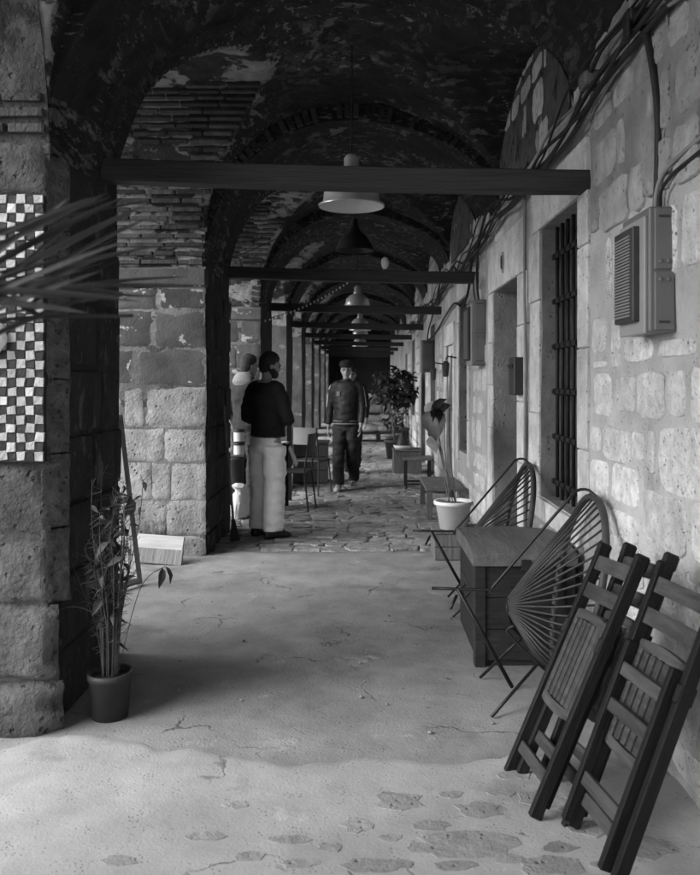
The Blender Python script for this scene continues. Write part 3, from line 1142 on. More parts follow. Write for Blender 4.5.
# ------------------------------------------------------------------ meter boxes and cables on the wall
def meter_box(y0, y1, z0, z1, xf, label, grillside=True):
    t = thing('meter_box', label, 'box', (XW, y0, z0))
    m1 = MB()
    m1.box(xf + .012, XW + .02, y0, y1, z0, z1, .006)
    obj('body', m1, M_box, t)
    m1 = MB()
    m1.box(xf, xf + .014, y0 + .02, y1, z0 - .004, z1 - .03, .004)
    obj('front_plate', m1, M_boxl, t)
    if grillside:
        d = MB()
        d.box(xf - .026, xf + .002, y0 + .07, y1 - .015, z0 + .045, z1 - .06, .004)
        dd = obj('grille_door', d, M_boxd, t)
        n = 26
        for k in range(n):
            zz = z0 + .065 + k * (z1 - z0 - .15) / n
            m1 = MB()
            m1.box(xf - .031, xf - .024, y0 + .10, y1 - .03, zz, zz + (z1 - z0 - .15) / n * .6)
            put('louvre', m1.mesh('louvre', M_boxm), dd)
    # covers on the near side
    zm = z0 + (z1 - z0) * .49
    for k, (a, b_) in enumerate(((z0 + .008, zm - .004), (zm + .004, z1 - .008))):
        m1 = MB()
        m1.box(xf + .03, XW - .012, y0 - .008, y0 + .004, a, b_, .003)
        c = obj('cover', m1, M_box, t)
        for q in (.3, .7):
            x = xf + .03 + (XW - .042 - xf) * q
            zz = (b_ - .03) if k == 0 else (a + .03)
            m2 = MB()
            m2.tube([(x, y0 - .012, zz), (x, y0 - .004, zz)], .009, 10)
            put('screw', m2.mesh('screw', M_box, True), c)
        m2 = MB()
        zz = (a + .03) if k == 0 else (b_ - .03)
        m2.box(xf + .045, XW - .03, y0 - .012, y0 - .006, zz - .004, zz + .004)
        put('slot', m2.mesh('slot', M_boxd), c)


meter_box(3.01, 3.32, 1.66, 2.124, 1.045, 'grey enamel meter box with louvred dark door and screwed side covers')
meter_box(7.62, 8.0, 1.63, 2.24, 1.02, 'grey meter box past the doorway, cables entering its top')
meter_box(13.2, 13.55, 1.62, 2.14, 0.95, 'small plain grey box high beside the farther window', False)

CABG = 'cables along the wall'


def cable(pts, r, m, label, k=6):
    mb = MB()
    mb.tube(smooth_path(pts, k), r, 6)
    return tag(obj('cable', mb, m, smooth=True), label, 'cable', CABG)


LAB = 'black cable of the bundle strung along the top of the stone wall'
for k in range(6):
    pts = []
    rr = random.Random(40 + k)
    ph = rr.uniform(0, 6)
    y = 2.1
    while y < 19:
        sag = .05 * math.sin(y * 1.7 + ph) + .03 * math.sin(y * 4.1 + ph * 2)
        pts.append((XW - .045 - .018 * (k % 3) - .02 * rr.random(), y, 2.93 - .02 * y * (1 if y < 9 else .9) + .022 * (k - 2) + sag * (.6 + .25 * k)))
        y += .55
    cable(pts, [.016, .012, .010, .008, .012, .007][k], M_cable if k != 3 else M_cableg, LAB if k != 3 else 'pale grey cable running within the black bundle atop the wall', 4)
cable([(XW - .06, 3.32, 2.93), (XW - .05, 3.2, 2.84), (XW - .03, 3.13, 2.55), (XW - .03, 3.12, 2.3), (XW - .03, 3.14, 2.12)], .017, M_cable, 'thick black cable dropping to the louvred meter box')
cable([(XW - .04, 3.05, 2.93), (XW - .02, 3.02, 2.7), (XW - .025, 3.06, 2.45), (XW - .03, 3.1, 2.3), (XW - .02, 3.05, 2.2)], .005, M_cableg, 'thin loose grey wire beside the thick black cable')
cable([(XW - .05, 3.09, 2.11), (XW - .05, 3.085, 2.19), (XW - .045, 3.02, 2.25), (XW - .035, 2.86, 2.28), (XW - .02, 2.5, 2.31), (XW - .02, 2.1, 2.33)], .0085, M_cableg, 'pale grey conduit curving out of the meter box top')
cable([(XW - .05, 3.06, 2.11), (XW - .05, 3.05, 2.17), (XW - .045, 2.98, 2.215), (XW - .035, 2.8, 2.24), (XW - .02, 2.1, 2.28)], .0075, M_cable, 'dark cable curving out of the meter box top')
for k in range(3):
    y = 7.7 + k * .1
    cable([(XW - .05, y, 2.8 - .05 * k), (XW - .07 + .02 * k, y + .05, 2.6), (XW - .08, y - .02, 2.4), (XW - .06, y, 2.23)], .011, M_cable if k != 1 else M_cableg, 'cable hanging down into the farther meter box')
cable([(XW - .05, 8.3, 2.72), (XW - .05, 8.5, 2.45), (XW - .05, 9.0, 2.30), (XW - .04, 9.9, 2.42), (XW - .04, 11, 2.35), (XW - .04, 12.6, 2.2), (XW - .1, 13.3, 2.13)], .014, M_cable, 'sagging black cable looping to the small grey box')
cable([(XW - .04, 12.6, 2.6), (XW - .1, 13.0, 2.3), (XW - .1, 13.3, 2.14)], .012, M_cable, 'short black cable above the small grey box')
cable([(XW - .02, 5.72, 2.85), (XW - .02, 5.73, 2.3), (XW - .02, 5.70, 1.6), (XW - .02, 5.72, .9), (XW - .02, 5.72, .4)], .012, M_cableg, 'pale pipe running down between window and doorway', 3)
# bracket stone on the wall and clamp of the bundle
mb = MB()
mb.box(XW - .10, XW + .02, 3.90, 4.02, 2.90, 2.97, .012)
tag(obj('wall_bracket', mb, M_wood), 'small pale wooden block holding the cables on the wall', 'bracket')
mb = MB()
mb.box(XW - .11, XW + .02, 3.20, 3.30, 2.90, 2.945, .006)
mb.box(XW - .115, XW - .10, 3.22, 3.28, 2.84, 2.95, .004)
tag(obj('cable_clamp', mb, M_iron), 'iron clamp where the thick cable leaves the bundle', 'clamp')

# letter box by the doorway, number plaque, lantern brackets
t = thing('letter_box', 'narrow dark letter box beside the near doorway', 'letter box', (XW, 5.85, 1.38))
mb = MB()
mb.box(XW - .085, XW + .01, 5.79, 6.0, 1.38, 1.65, .008)
obj('body', mb, M_boxd, t)
mb = MB()
mb.box(XW - .095, XW - .08, 5.82, 5.97, 1.57, 1.60, .003)
obj('slot_flap', mb, M_iron, t)
t = thing('number_plaque', 'small oval number plaque on the doorway lintel', 'plaque', (XW - .02, 6.62, 2.44))
mb = MB()
n = 20
mb.add([(XW - .028, 6.62 + .055 * math.cos(2 * math.pi * k / n), 2.44 + .085 * math.sin(2 * math.pi * k / n)) for k in range(n)] +
       [(XW - .010, 6.62 + .06 * math.cos(2 * math.pi * k / n), 2.44 + .09 * math.sin(2 * math.pi * k / n)) for k in range(n)],
       [tuple(range(n))[::-1]] + [(k, (k + 1) % n, n + (k + 1) % n, n + k) for k in range(n)])
obj('plate', mb, M_boxl, t)
mb = MB()
loop = [(XW - .031, 6.62 + .026 * math.cos(2 * math.pi * k / 14), 2.44 + .052 * math.sin(2 * math.pi * k / 14)) for k in range(15)]
mb.tube(loop, .006, 5)
obj('numeral', mb, M_boxd, t)


def lantern(y, z, label):
    t = thing('wall_lantern', label, 'lantern', (XW, y, z))
    mb = MB()
    mb.tube([(XW + .01, y, z + .1), (XW - .12, y, z + .12), (XW - .14, y, z + .08)], .012, 6)
    obj('arm', mb, M_iron, t)
    mb = MB()
    mb.lathe([(.015, .07), (.05, .03), (.046, .02), (.034, -.12), (.02, -.13)], (XW - .14, y, z), 8)
    obj('housing', mb, M_boxd, t)


lantern(9.95, 1.66, 'dark lantern on the wall between far window and pointed arch')
lantern(11.7, 1.62, 'dark lantern on the wall beyond the pointed arch')

# ------------------------------------------------------------------ lamps
def lamp(x, y, zr, rad, h, zc, label, dark=False):
    t = thing('pendant_lamp', label, 'lamp', (x, y, zr), group='pendant lamps down the arcade')
    mm = M_lampd if dark else M_lamp
    mb = MB()
    if dark:
        prof = [(rad, 0), (rad * .97, .012), (rad * .86, h * .22), (rad * .62, h * .45), (rad * .32, h * .62), (rad * .2, h * .8), (rad * .17, h)]
    else:
        prof = [(rad, 0), (rad * 1.0, .01), (rad * .86, .028), (rad * .83, h * .25), (rad * .74, h * .45), (rad * .52, h * .60), (rad * .26, h * .68)]
    mb.lathe(prof, (x, y, zr), 40, cap0=False, cap1=False)
    sh = obj('shade', mb, mm, t, smooth=True)
    mb = MB()
    mb.lathe([(r_ * .975 - .002, z_ - .004) for r_, z_ in prof], (x, y, zr + .003), 40, cap0=False, cap1=True)
    obj('lining', mb, M_lampin if not dark else M_lampd, t, smooth=True)
    if not dark:
        mb = MB()
        mb.lathe([(rad * .27, h * .66), (rad * .27, h * .72), (rad * .23, h * .73), (rad * .23, h * .9), (rad * .16, h * .97), (rad * .06, h)], (x, y, zr), 24)
        obj('socket_cap', mb, mm, t, smooth=True)
        mb = MB()
        mb.lathe([(.014, h * .62), (.03, h * .5), (.035, h * .4), (.02, h * .31), (.004, h * .29)], (x, y, zr), 14)
        obj('bulb', mb, M_white, t, smooth=True)
    mb = MB()
    mb.tube([(x, y, zr + h * .98), (x + .004, y, (zr + zc) / 2), (x, y, zc)], .006, 6)
    obj('flex', mb, M_cable, t)


def bayc(i):
    return (PIERS[i][1] + PIERS[i + 1][0]) / 2


lamp((351.5 - 362) / 818 * 5.7, 5.7, 2.695, .232, .37, 4.3, 'large bright metal pendant lamp behind the nearest tie beam')
lamp((354.5 - 362) / 818 * 9.4, 9.4, 2.98, .225, .36, 4.3, 'black flared bell lamp hanging beyond the big metal lamp', True)
lamp((357.5 - 362) / 818 * 13.2, 13.2, 2.62, .245, .40, 4.3, 'metal dome lamp above the third tie beam')
lamp((360 - 362) / 818 * 16.8, 16.8, 2.52, .23, .38, 4.3, 'metal dome lamp partly hidden beneath the third lamp')
lamp(-.04, 20.4, 2.55, .24, .38, 4.3, 'small far metal lamp deep in the arcade')
lamp(-.06, 24.0, 2.5, .24, .38, 4.3, 'farthest small metal lamp, highlight only')
t = thing('light_bulb', 'white bulb standing on the second tie beam', 'bulb', (.228, 8.04, 2.57))
mb = MB()
mb.lathe([(.018, 0), (.02, .03), (.034, .05), (.04, .09), (.034, .12), (.016, .138), (.003, .142)], (.228, 8.1, 2.566), 16)
obj('globe', mb, M_white, t, smooth=True)
mb = MB()
mb.lathe([(.024, 0), (.024, .03)], (.228, 8.1, 2.556), 12)
obj('holder', mb, M_boxd, t)
# string of fairy lights swinging from the left pier up to the lamps
def string_light(p0, p1, sag, nb, label):
    t = thing('string_light', label, 'string light', p0)
    p0, p1 = V(p0), V(p1)
    pts = [p0.lerp(p1, k / 24) - V((0, 0, sag * 4 * (k / 24) * (1 - k / 24))) for k in range(25)]
    mb = MB()
    mb.tube(pts, .004, 5)
    obj('wire', mb, M_cable, t)
    bm_ = MB()
    bm_.lathe([(.006, .0), (.013, -.012), (.012, -.028), (.003, -.036)], (0, 0, 0), 8)
    me = bm_.mesh('bulb', M_white, True)
    for k in range(nb):
        u = (k + .5) / nb * 24
        q = pts[int(u)].lerp(pts[min(24, int(u) + 1)], u - int(u))
        put('bulb', me, t, loc=q)


string_light((XL + .0, 11.0, 2.30), (-.2, 12.4, 3.0), .06, 22, 'string of small pale bulbs rising from the dark pier to the lamps')
string_light((XL + .0, 7.2, 2.50), (-.35, 8.6, 3.3), .05, 0, 'thin bare wire rising from the second pier towards the vault')

# ------------------------------------------------------------------ checkered panel on the foreground pier
yp = PIERS[1][0] - .045
t = thing('checkered_panel', 'black and white checkered mosaic panel hung on the foreground pier', 'panel', (-1.55, yp, 1.15))
mb = MB()
mb.box(-1.80, -1.338, yp - .006, yp + .045, 1.138, 2.262, .003)
obj('backing', mb, M_tileb, t)
var = []
rr = random.Random(3)
tv = []
for k in range(6):
    q = MB()
    j = lambda: rr.uniform(-.09, .09)
    a = [(-.5 + j(), -.5 + j()), (.5 + j(), -.5 + j()), (.5 + j(), .5 + j()), (-.5 + j(), .5 + j())]
    q.add([(x, 0, z) for x, z in a] + [(x * .9, -1 + rr.uniform(-.2, .2), z * .9) for x, z in a],
          [(4, 5, 6, 7), (0, 1, 5, 4), (1, 2, 6, 5), (2, 3, 7, 6), (3, 0, 4, 7)])
    tv.append(q)
tw = [q.mesh('tile', M_tilew) for q in tv]
tb = [q.mesh('tile', M_tileb) for q in tv]
S = .0385
for r_ in range(29):
    for c in range(10):
        x = -1.357 - c * S + rr.uniform(-.003, .003)
        z = 2.243 - r_ * S + rr.uniform(-.003, .003)
        w = (r_ + c) % 2 == 0
        put('tile', rr.choice(tw if w else tb), t, loc=(x, yp - .005, z), rot=(0, rr.uniform(-.1, .1), 0), scale=(S * (.98 if w else .93), .008 if w else .004, S * (.96 if w else .92)))
# shaggy white rosette at the panel's edge
mb = MB()
mb.lathe([(.085, 0), (.09, .02), (.07, .04), (.03, .055), (.005, .058)], (0, 0, 0), 20)
for v in mb.v:
    n_ = noise.noise_vector(v * 60) * .008
    v += n_
me = mb.mesh('rosette', M_whitec, True)
put('rosette', me, t, loc=(-1.575, yp - .008, 1.665), rot=(math.radians(90), 0, 0))

# ------------------------------------------------------------------ palm frond leaning into the picture, with its pot
def blade(mb, base, tip, w, up, droop=.1, n=6):
    base, tip = V(base), V(tip)
    d = tip - base
    side = d.cross(V(up)).normalized()
    nn = side.cross(d).normalized()
    o = len(mb.v)
    for k in range(n + 1):
        u = k / n
        p = base + d * u - V((0, 0, droop * d.length * u * u))
        ww = w * (math.sin(math.pi * min(1, .12 + u * .88)) ** .7 if u < 1 else 0.02)
        mb.v.append(p - side * ww)
        mb.v.append(p - nn * ww * .35)
        mb.v.append(p + side * ww)
    for k in range(n):
        a = o + k * 3
        mb.f += [(a, a + 1, a + 4, a + 3), (a + 1, a + 2, a + 5, a + 4)]


t = thing('palm', 'potted palm reaching its slender fronds past the checkered panel', 'palm', (-1.05, 1.45, 0))
mb = MB()
mb.lathe([(.14, 0), (.19, .3), (.2, .32), (.185, .32), (.18, .27)], (-1.05, 1.45, 0), 20, cap1=True)
obj('pot', mb, M_dpot, t, smooth=True)
mb = MB()
mb.tube(smooth_path([(-1.05, 1.45, .25), (-1.06, 1.44, .8), (-1.03, 1.46, 1.35)], 5), [.035] * 5 + [.03] * 5 + [.02], 8)
obj('trunk', mb, M_wood, t, smooth=True)
rr = random.Random(12)
FR = [((-1.03, 1.46, 1.35), (-.74, 1.42, 1.60), (-.52, 1.40, 1.69)), ((-1.03, 1.46, 1.35), (-.75, 1.5, 1.57), (-.42, 1.50, 1.60)), ((-1.03, 1.46, 1.33), (-1.2, 1.7, 1.7), (-1.5, 1.9, 1.8)),
      ((-1.03, 1.46, 1.33), (-1.2, 1.2, 1.75), (-1.5, 1.0, 1.9))]
for fi, (a, b_, c) in enumerate(FR):
    path = smooth_path([a, b_, c], 7)
    mb = MB()
    mb.tube(path, [.007 - .004 * k / len(path) for k in range(len(path))], 6)
    st = obj('frond', mb, M_palm, t, smooth=True)
    if fi < 2:
        continue
    for k in range(10):
        p = path[3 + k % (len(path) - 3)]
        m2 = MB()
        blade(m2, p, p + V((rr.uniform(-.3, .1), rr.uniform(-.3, .3), rr.uniform(-.1, .2))), .008, (0, 0, 1), .2)
        put('leaflet', m2.mesh('leaflet', M_palm, True), st, world=True)
    fr = st
# leaflets that cross the picture: base and tip as seen, at about 1.4 m
LEAF = [((-30, 262), (110, 190), 1.40), ((-25, 275), (128, 193), 1.45), ((-10, 285), (150, 200), 1.42), ((10, 290), (155, 212), 1.5), ((-20, 300), (132, 235), 1.38),
        ((20, 296), (118, 238), 1.45), ((0, 302), (115, 252), 1.35), ((30, 303), (120, 262), 1.48), ((-20, 268), (70, 197), 1.5), ((-10, 292), (200, 280), 1.40), ((-20, 300), (170, 292), 1.45),
        ((-20, 282), (140, 295), 1.36), ((-30, 300), (90, 312), 1.40), ((-20, 285), (60, 330), 1.5), ((40, 290), (190, 276), 1.5), ((-10, 250), (60, 215), 1.55), ((-20, 290), (140, 300), 1.33)]
for k in range(14):
    y_ = rr.uniform(195, 300)
    LEAF.append(((rr.uniform(-40, 10), y_ + rr.uniform(20, 60)), (rr.uniform(60, 160), y_), rr.uniform(1.36, 1.56)))
fro = [o for o in t.children if o.name.startswith('frond')]
for k, (a, b_, Y) in enumerate(LEAF):
    m2 = MB()
    blade(m2, at(a[0], a[1], Y), at(b_[0], b_[1] - 8, Y + rr.uniform(-.1, .12)), rr.uniform(.004, .008), (rr.uniform(-.5, .5), -1, rr.uniform(.1, .9)), .06)
    put('leaflet', m2.mesh('leaflet', M_palm, True), fro[k % 2])

# ------------------------------------------------------------------ dry plant in the dark pot by the foreground pier
def leaf_mesh(m, seed, L_=1.0, W=.5):
    r_ = random.Random(seed)
    mb = MB()
    n = 5
    for k in range(n + 1):
        u = k / n
        w = W * math.sin(math.pi * (u ** .8)) * .5 + .005
        z = -.25 * u * u + r_.uniform(-.03, .03)
        mb.v += [V((-w, u * L_, z + w * .5)), V((0, u * L_, z)), V((w, u * L_, z + w * .5))]
    for k in range(n):
        a = k * 3
        mb.f += [(a, a + 1, a + 4, a + 3), (a + 1, a + 2, a + 5, a + 4)]
    return mb.mesh('leaf', m, True)


def pot(parent, c, r0, r1, h, m, rim=.012):
    mb = MB()
    mb.lathe([(r0, 0), (r0 + (r1 - r0) * .85, h * .85), (r1 + rim, h * .86), (r1 + rim, h), (r1 - .006, h), (r1 - .012, h * .88)], c, 28, cap1=False)
    p = obj('pot', mb, m, parent, smooth=False)
    for f in p.data.polygons:
        f.use_smooth = abs(f.normal.z) < .6
    mb = MB()
    mb.lathe([(.01, h * .9), (r1 - .011, h * .88)], c, 20, cap0=True, cap1=False)
    obj('soil', mb, M_soil, parent, smooth=True)


def pz(c):
    return (c[0], c[1], c[2])


PC = (-1.115, 3.62, slab_z(-1.1, 3.6) - .004)
t = thing('potted_plant', 'half-dry bushy plant in a dark pot by the foreground pier', 'potted plant', PC)
pot(t, PC, .078, .095, .20, M_dpot, .004)
rr = random.Random(8)
lv = [leaf_mesh(M_dry, s) for s in range(4)] + [leaf_mesh(M_leaf, 9), leaf_mesh(M_leafl, 10)]
for k in range(38):
    a = rr.uniform(0, 2 * math.pi)
    sp = rr.uniform(.01, .10)
    H = rr.uniform(.45, .92)
    b0 = V(PC) + V((math.cos(a) * .03, math.sin(a) * .03, .17))
    p1 = b0 + V((math.cos(a) * sp * .3, math.sin(a) * sp * .3, H * .4))
    p2 = b0 + V((math.cos(a) * sp * .7 + rr.uniform(-.03, .03), math.sin(a) * sp * .7, H * .75))
    p3 = b0 + V((math.cos(a) * sp * 1.3 + rr.uniform(-.05, .03), math.sin(a) * sp * 1.2, H))
    path = smooth_path([b0, p1, p2, p3], 5)
    mb = MB()
    mb.tube(path, [.0034 - .0022 * q / len(path) for q in range(len(path))], 5)
    # side twigs
    for q in range(13):
        p = path[rr.randrange(3, len(path))]
        aa = rr.uniform(0, 6.28)
        e = p + V((math.cos(aa) * .05, math.sin(aa) * .05, rr.uniform(-.03, .07)))
        mb.tube([p, e], .0012, 4)
    s_ = obj('stem', mb, M_dry, t)
    nl = 1 if H < .7 else 5
    for q in range(nl):
        p = path[rr.randrange(4, len(path))]
        sc = rr.uniform(.035, .10)
        put('leaf', rr.choice(lv), s_, loc=p, rot=(rr.uniform(-1.2, .6), rr.uniform(-.8, .8), rr.uniform(0, 6.28)), scale=(sc * .8, sc, sc))
# one long twig with two drooping leaves, one low twig to the left
for pts, ls in (([V(PC) + V((.03, 0, .17)), V(PC) + V((.12, .05, .55)), V(PC) + V((.22, .1, .64))], 2), ([V(PC) + V((-.03, -.03, .45)), V(PC) + V((-.15, -.06, .50)), V(PC) + V((-.30, -.08, .44))], 2),
                ([V(PC) + V((.02, .02, .6)), V(PC) + V((.05, .05, .85)), V(PC) + V((.08, .06, .97))], 3)):
    path = smooth_path(pts, 6)
    mb = MB()
    mb.tube(path, .0018, 5)
    s_ = obj('stem', mb, M_dry, t)
    for q in range(ls):
        put('leaf', lv[4], s_, loc=path[-1 - q], rot=(rr.uniform(-1.6, -.9), rr.uniform(-.5, .5), rr.uniform(0, 6.28)), scale=(.07, .09, .09))

# ------------------------------------------------------------------ leaning frame and boards in the first courtyard opening
t = thing('leaning_frame', 'bare wooden window frame leaning behind the foreground pier', 'frame', (-1.72, 6.0, 0))
F0, F1 = V((-1.615, 5.92, .01)), V((-1.85, 5.45, .01))
UP = V((-.16, .05, 1.22))
def bar_between(name, a, b_, w, m, parent):
    mb = MB()
    mb.tube([a, b_], w, 4)
    return obj(name, mb, m, parent)
bar_between('stile', F0, F0 + UP, .028, M_wood, t)
bar_between('stile', F1, F1 + UP, .028, M_wood, t)
for u, nm in ((.02, 'bottom_rail'), (.5, 'glazing_bar'), (.98, 'top_rail')):
    bar_between(nm, F0 + UP * u, F1 + UP * u, .024, M_wood, t)
t = thing('board_stack', 'two pale boards propped low against the ashlar pier', 'boards', (-1.65, 6.6, 0))
mb = MB()
mb.box(-.21, .21, -.012, .012, 0, .12, .003)
for k, (z, y, m, tl) in enumerate(((.10, 6.66, M_pale, -.38), (.0, 6.60, M_wood, -.30))):
    o = put('board', mb.mesh('board', m), t, loc=(-1.665 + k * .005, y, z + .005), rot=(tl, .05, -.10))

# broom leaning on the second pier
t = thing('broom', 'broom with dark bristles leaning on the second pier', 'broom', (-1.17, 7.35, 0))
a, b_ = V((-1.185, 7.52, .21)), V((-1.285, 7.62, 1.25))
mb = MB()
mb.tube([a, b_], .012, 8)
obj('handle', mb, M_wood, t)
mb = MB()
d = (a - b_).normalized()
for k in range(26):
    sx = (k % 13 - 6) / 6
    e = a + d * .20 + V((sx * .035, sx * .03 + (k // 13) * .02, 0))
    mb.tube([a + V((sx * .01, sx * .01, 0)), e], .005, 4)
tag(obj('bristles', mb, M_hair, t), kind='stuff')

# plastic bag
mb = MB()
mb.lathe([(.05, 0), (.10, .02), (.115, .09), (.11, .18), (.09, .25), (.06, .29), (.075, .34), (.03, .36)], (0, 0, 0), 22, cap1=True)
for v in mb.v:
    v += noise.noise_vector(v * 11) * .04 + noise.noise_vector(v * 30) * .014
    v.z = max(v.z, 0)
tag(put('plastic_bag', mb.mesh('plastic_bag', M_white, False), loc=(-1.315, 8.85, .0)), 'knotted white plastic bag on the ground by the second pier', 'bag')

# dark drum with paper rolls behind the men
t = thing('drum', 'dark metal drum with lid bar standing behind the white-trousered man', 'drum', (-1.42, 9.1, 0))
mb = MB()
mb.lathe([(.10, 0), (.11, .01), (.11, .3), (.116, .31), (.11, .32), (.11, .6), (.116, .62), (.10, .63), (.02, .64)], (-1.42, 9.1, 0), 24)
obj('body', mb, M_boxd, t, smooth=True)
mb = MB()
mb.tube([(-1.52, 9.02, .655), (-1.30, 9.02, .655)], .012, 6)
obj('lid_bar', mb, M_box, t)
for k, z in enumerate((.655, .80)):
    q = thing('paper_roll', ['white paper roll lying on the dark drum', 'white paper roll stacked above the other roll'][k], 'paper roll', (-1.36, 9.06, z))
    mb = MB()
    mb.lathe([(.058, 0), (.06, .004), (.06, .10), (.058, .104), (.022, .104), (.02, .02)], (-1.36, 9.06, z + .012), 20)
    obj('sheet_roll', mb, M_white, q, smooth=False)
    mb = MB()
    mb.lathe([(.063, .102), (.063, .14)], (-1.36, 9.06, z + .012), 20)
    obj('dark_band', mb, M_boxd, q)

# ------------------------------------------------------------------ crate table, chairs and newspaper by the fourth pier
CT = (-1.02, 10.9)
t = thing('side_table', 'small dark table covered with newspapers behind the men', 'table', (-1.0, 9.9, 0))
mb = MB()
mb.box(-1.24, -.86, 9.65, 10.15, .70, .73, .005)
obj('table_top', mb, M_dwood, t)
for sx in (-1.21, -.89):
    for sy in (9.68, 10.12):
        mb = MB()
        mb.box(sx - .02, sx + .02, sy - .02, sy + .02, 0, .70)
        obj('leg', mb, M_dwood, t)
mb = MB()
mb.grid(lambda u, v: (-1.2 + u * .42, 9.64 + v * .36 + .01 * math.sin(u * 9), .745 + .02 * noise.noise(V((u * 5, v * 5, 0))) + (0 if u < .72 else -(u - .72) * 1.0)), 18, 10)
tag(obj('newspaper', mb, M_whitec, smooth=True), 'crumpled newspaper drooping over the edge of the small dark table', 'newspaper')

def cafe_chair(loc, rz, label):
    t = thing('cafe_chair', label, 'chair', loc, rz, group='dark chairs round the small table')
    m1 = MB()
    m1.box(-.19, .19, -.19, .19, .43, .455, .01)
    obj('seat', m1, M_boxd, t, world=False)
    for sx in (-1, 1):
        m1 = MB()
        m1.tube([(sx * .17, -.17, .43), (sx * .19, -.22, 0)], .011, 6)
        obj('leg', m1, M_iron, t, world=False)
        m1 = MB()
        m1.tube([(sx * .19, .23, 0), (sx * .17, .18, .45), (sx * .17, .24, .88)], .011, 6)
        obj('leg', m1, M_iron, t, world=False)
    m1 = MB()
    m1.grid(lambda u, v: ((u - .5) * .36, .215 + .05 * (1 - (2 * u - 1) ** 2) * .6 + v * .02, .66 + v * .22), 10, 3)
    m1.grid(lambda u, v: ((u - .5) * .36, .205 + .05 * (1 - (2 * u - 1) ** 2) * .6 + v * .02, .66 + v * .22), 10, 3, True)
    obj('backrest', m1, M_boxd if 'nearer' in label else M_box, t, world=False)


cafe_chair((-.80, 9.45, 0), math.radians(-100), 'nearer dark metal chair just behind the white-trousered man')
cafe_chair((-.66, 10.75, 0), math.radians(160), 'dark metal chair with pale rounded back beside the crate')
t = thing('crate', 'low wooden crate between chair and walking man', 'crate', (-.72, 11.9, 0))
for k in range(3):
    mb = MB()
    mb.box(-1.0, -.50, 11.76, 11.785, .02 + k * .185, .195 + k * .185, .004)
    obj('plank', mb, M_wood, t)
    mb = MB()
    mb.box(-.525, -.50, 11.786, 12.2, .02 + k * .185, .195 + k * .185, .004)
    obj('plank', mb, M_wood, t)
mb = MB()
mb.box(-1.02, -.48, 11.74, 12.22, .575, .605, .006)
obj('lid', mb, M_wood, t)
mb = MB()
mb.box(-.99, -.53, 11.79, 12.19, .0, .57)
obj('core', mb, M_chest, t)

# ------------------------------------------------------------------ right side: stools, pots, plants in the distance
def stool(loc, w, d, h, label, metal=True, cat='stool', name='stool'):
    t = thing(name, label, cat, loc)
    x, y, z = loc
    m1 = MB()
    m1.box(x - w / 2, x + w / 2, y - d / 2, y + d / 2, h - .035, h, .006)
    obj('seat', m1, M_wood, t)
    for sx in (-1, 1):
        for sy in (-1, 1):
            m1 = MB()
            a = .014 if metal else .03
            cx, cy = x + sx * (w / 2 - .035), y + sy * (d / 2 - .035)
            m1.box(cx - a, cx + a, cy - a, cy + a, 0, h - .036)
            obj('leg', m1, M_iron if metal else M_wood, t)
    for sy in (-1, 1):
        m1 = MB()
        cy = y + sy * (d / 2 - .035)
        zz = .07 if metal else h * .45
        m1.box(x - w / 2 + .05, x + w / 2 - .05, cy - .012, cy + .012, zz - .012, zz + .012)
        obj('stretcher', m1, M_iron if metal else M_wood, t)
    return t


stool((.90, 9.30, 0), .42, 1.1, .33, 'low wooden bench by the wall behind the white pot', False, 'bench', 'bench')
stool((.77, 11.35, 0), .40, .42, .43, 'wooden stool with thin iron legs near the pointed arch')
t = thing('cabinet', 'low wooden box against the wall with a white tray on top', 'box', (.67, 13.2, 0))
mb = MB()
mb.box(.50, .95, 13.0, 13.5, .0, .36, .008)
obj('body', mb, M_wood, t)
mb = MB()
mb.box(.49, .96, 12.985, 13.515, .362, .385, .005)
obj('lid', mb, M_wood, t)
mb = MB()
mb.lathe([(.13, 0), (.16, .06), (.15, .06), (.12, .01)], (.66, 13.2, .386), 20)
tag(obj('tray', mb, M_white, smooth=True), 'shallow white tray on the low wooden box', 'tray')
mb = MB()
mb.lathe([(.12, .0), (.11, .06), (.05, .2), (.02, .27)], (.66, 13.2, .40), 14)
tag(obj('covered_heap', mb, M_boxd, smooth=True), 'dark cone shaped cover standing in the white tray', 'cover')


def bush(name, c, rx, rz, n, label, potdims, m=M_leaf, leaf=.1, seed=1, stems=5, h0=.3):
    r_ = random.Random(seed)
    t = thing(name, label, 'potted plant', c)
    pot(t, c, *potdims)
    c = V(c)
    lm = leaf_mesh(m, seed)
    h = potdims[2]
    for k in range(stems):
        a = r_.uniform(0, 6.28)
        mb = MB()
        mb.tube(smooth_path([c + V((0, 0, h * .8)), c + V((math.cos(a) * rx * .2, math.sin(a) * rx * .2, h + h0)), c + V((math.cos(a) * rx * .6, math.sin(a) * rx * .6, h + h0 + rz))], 4), .008, 5)
        obj('stem', mb, M_wood, t)
    mb = MB()
    src = lm.vertices
    for k in range(n):
        while True:
            q = V((r_.uniform(-1, 1), r_.uniform(-1, 1), r_.uniform(-1, 1)))
            if q.length < 1 and q.length > .25 and noise.noise(q * 2.3 + V((seed, 0, 0))) > -.22:
                break
        p = c + V((q.x * rx, q.y * rx, h + h0 + rz + q.z * rz))
        R = Euler((r_.uniform(-1.3, .7), r_.uniform(-.8, .8), r_.uniform(0, 6.28))).to_matrix()
        s = leaf * r_.uniform(.6, 1.3)
        mb.add([p + R @ (V(v.co) * s) for v in src], [tuple(f.vertices) for f in lm.polygons])
    tag(obj('foliage', mb, m, t, smooth=True), kind='stuff')


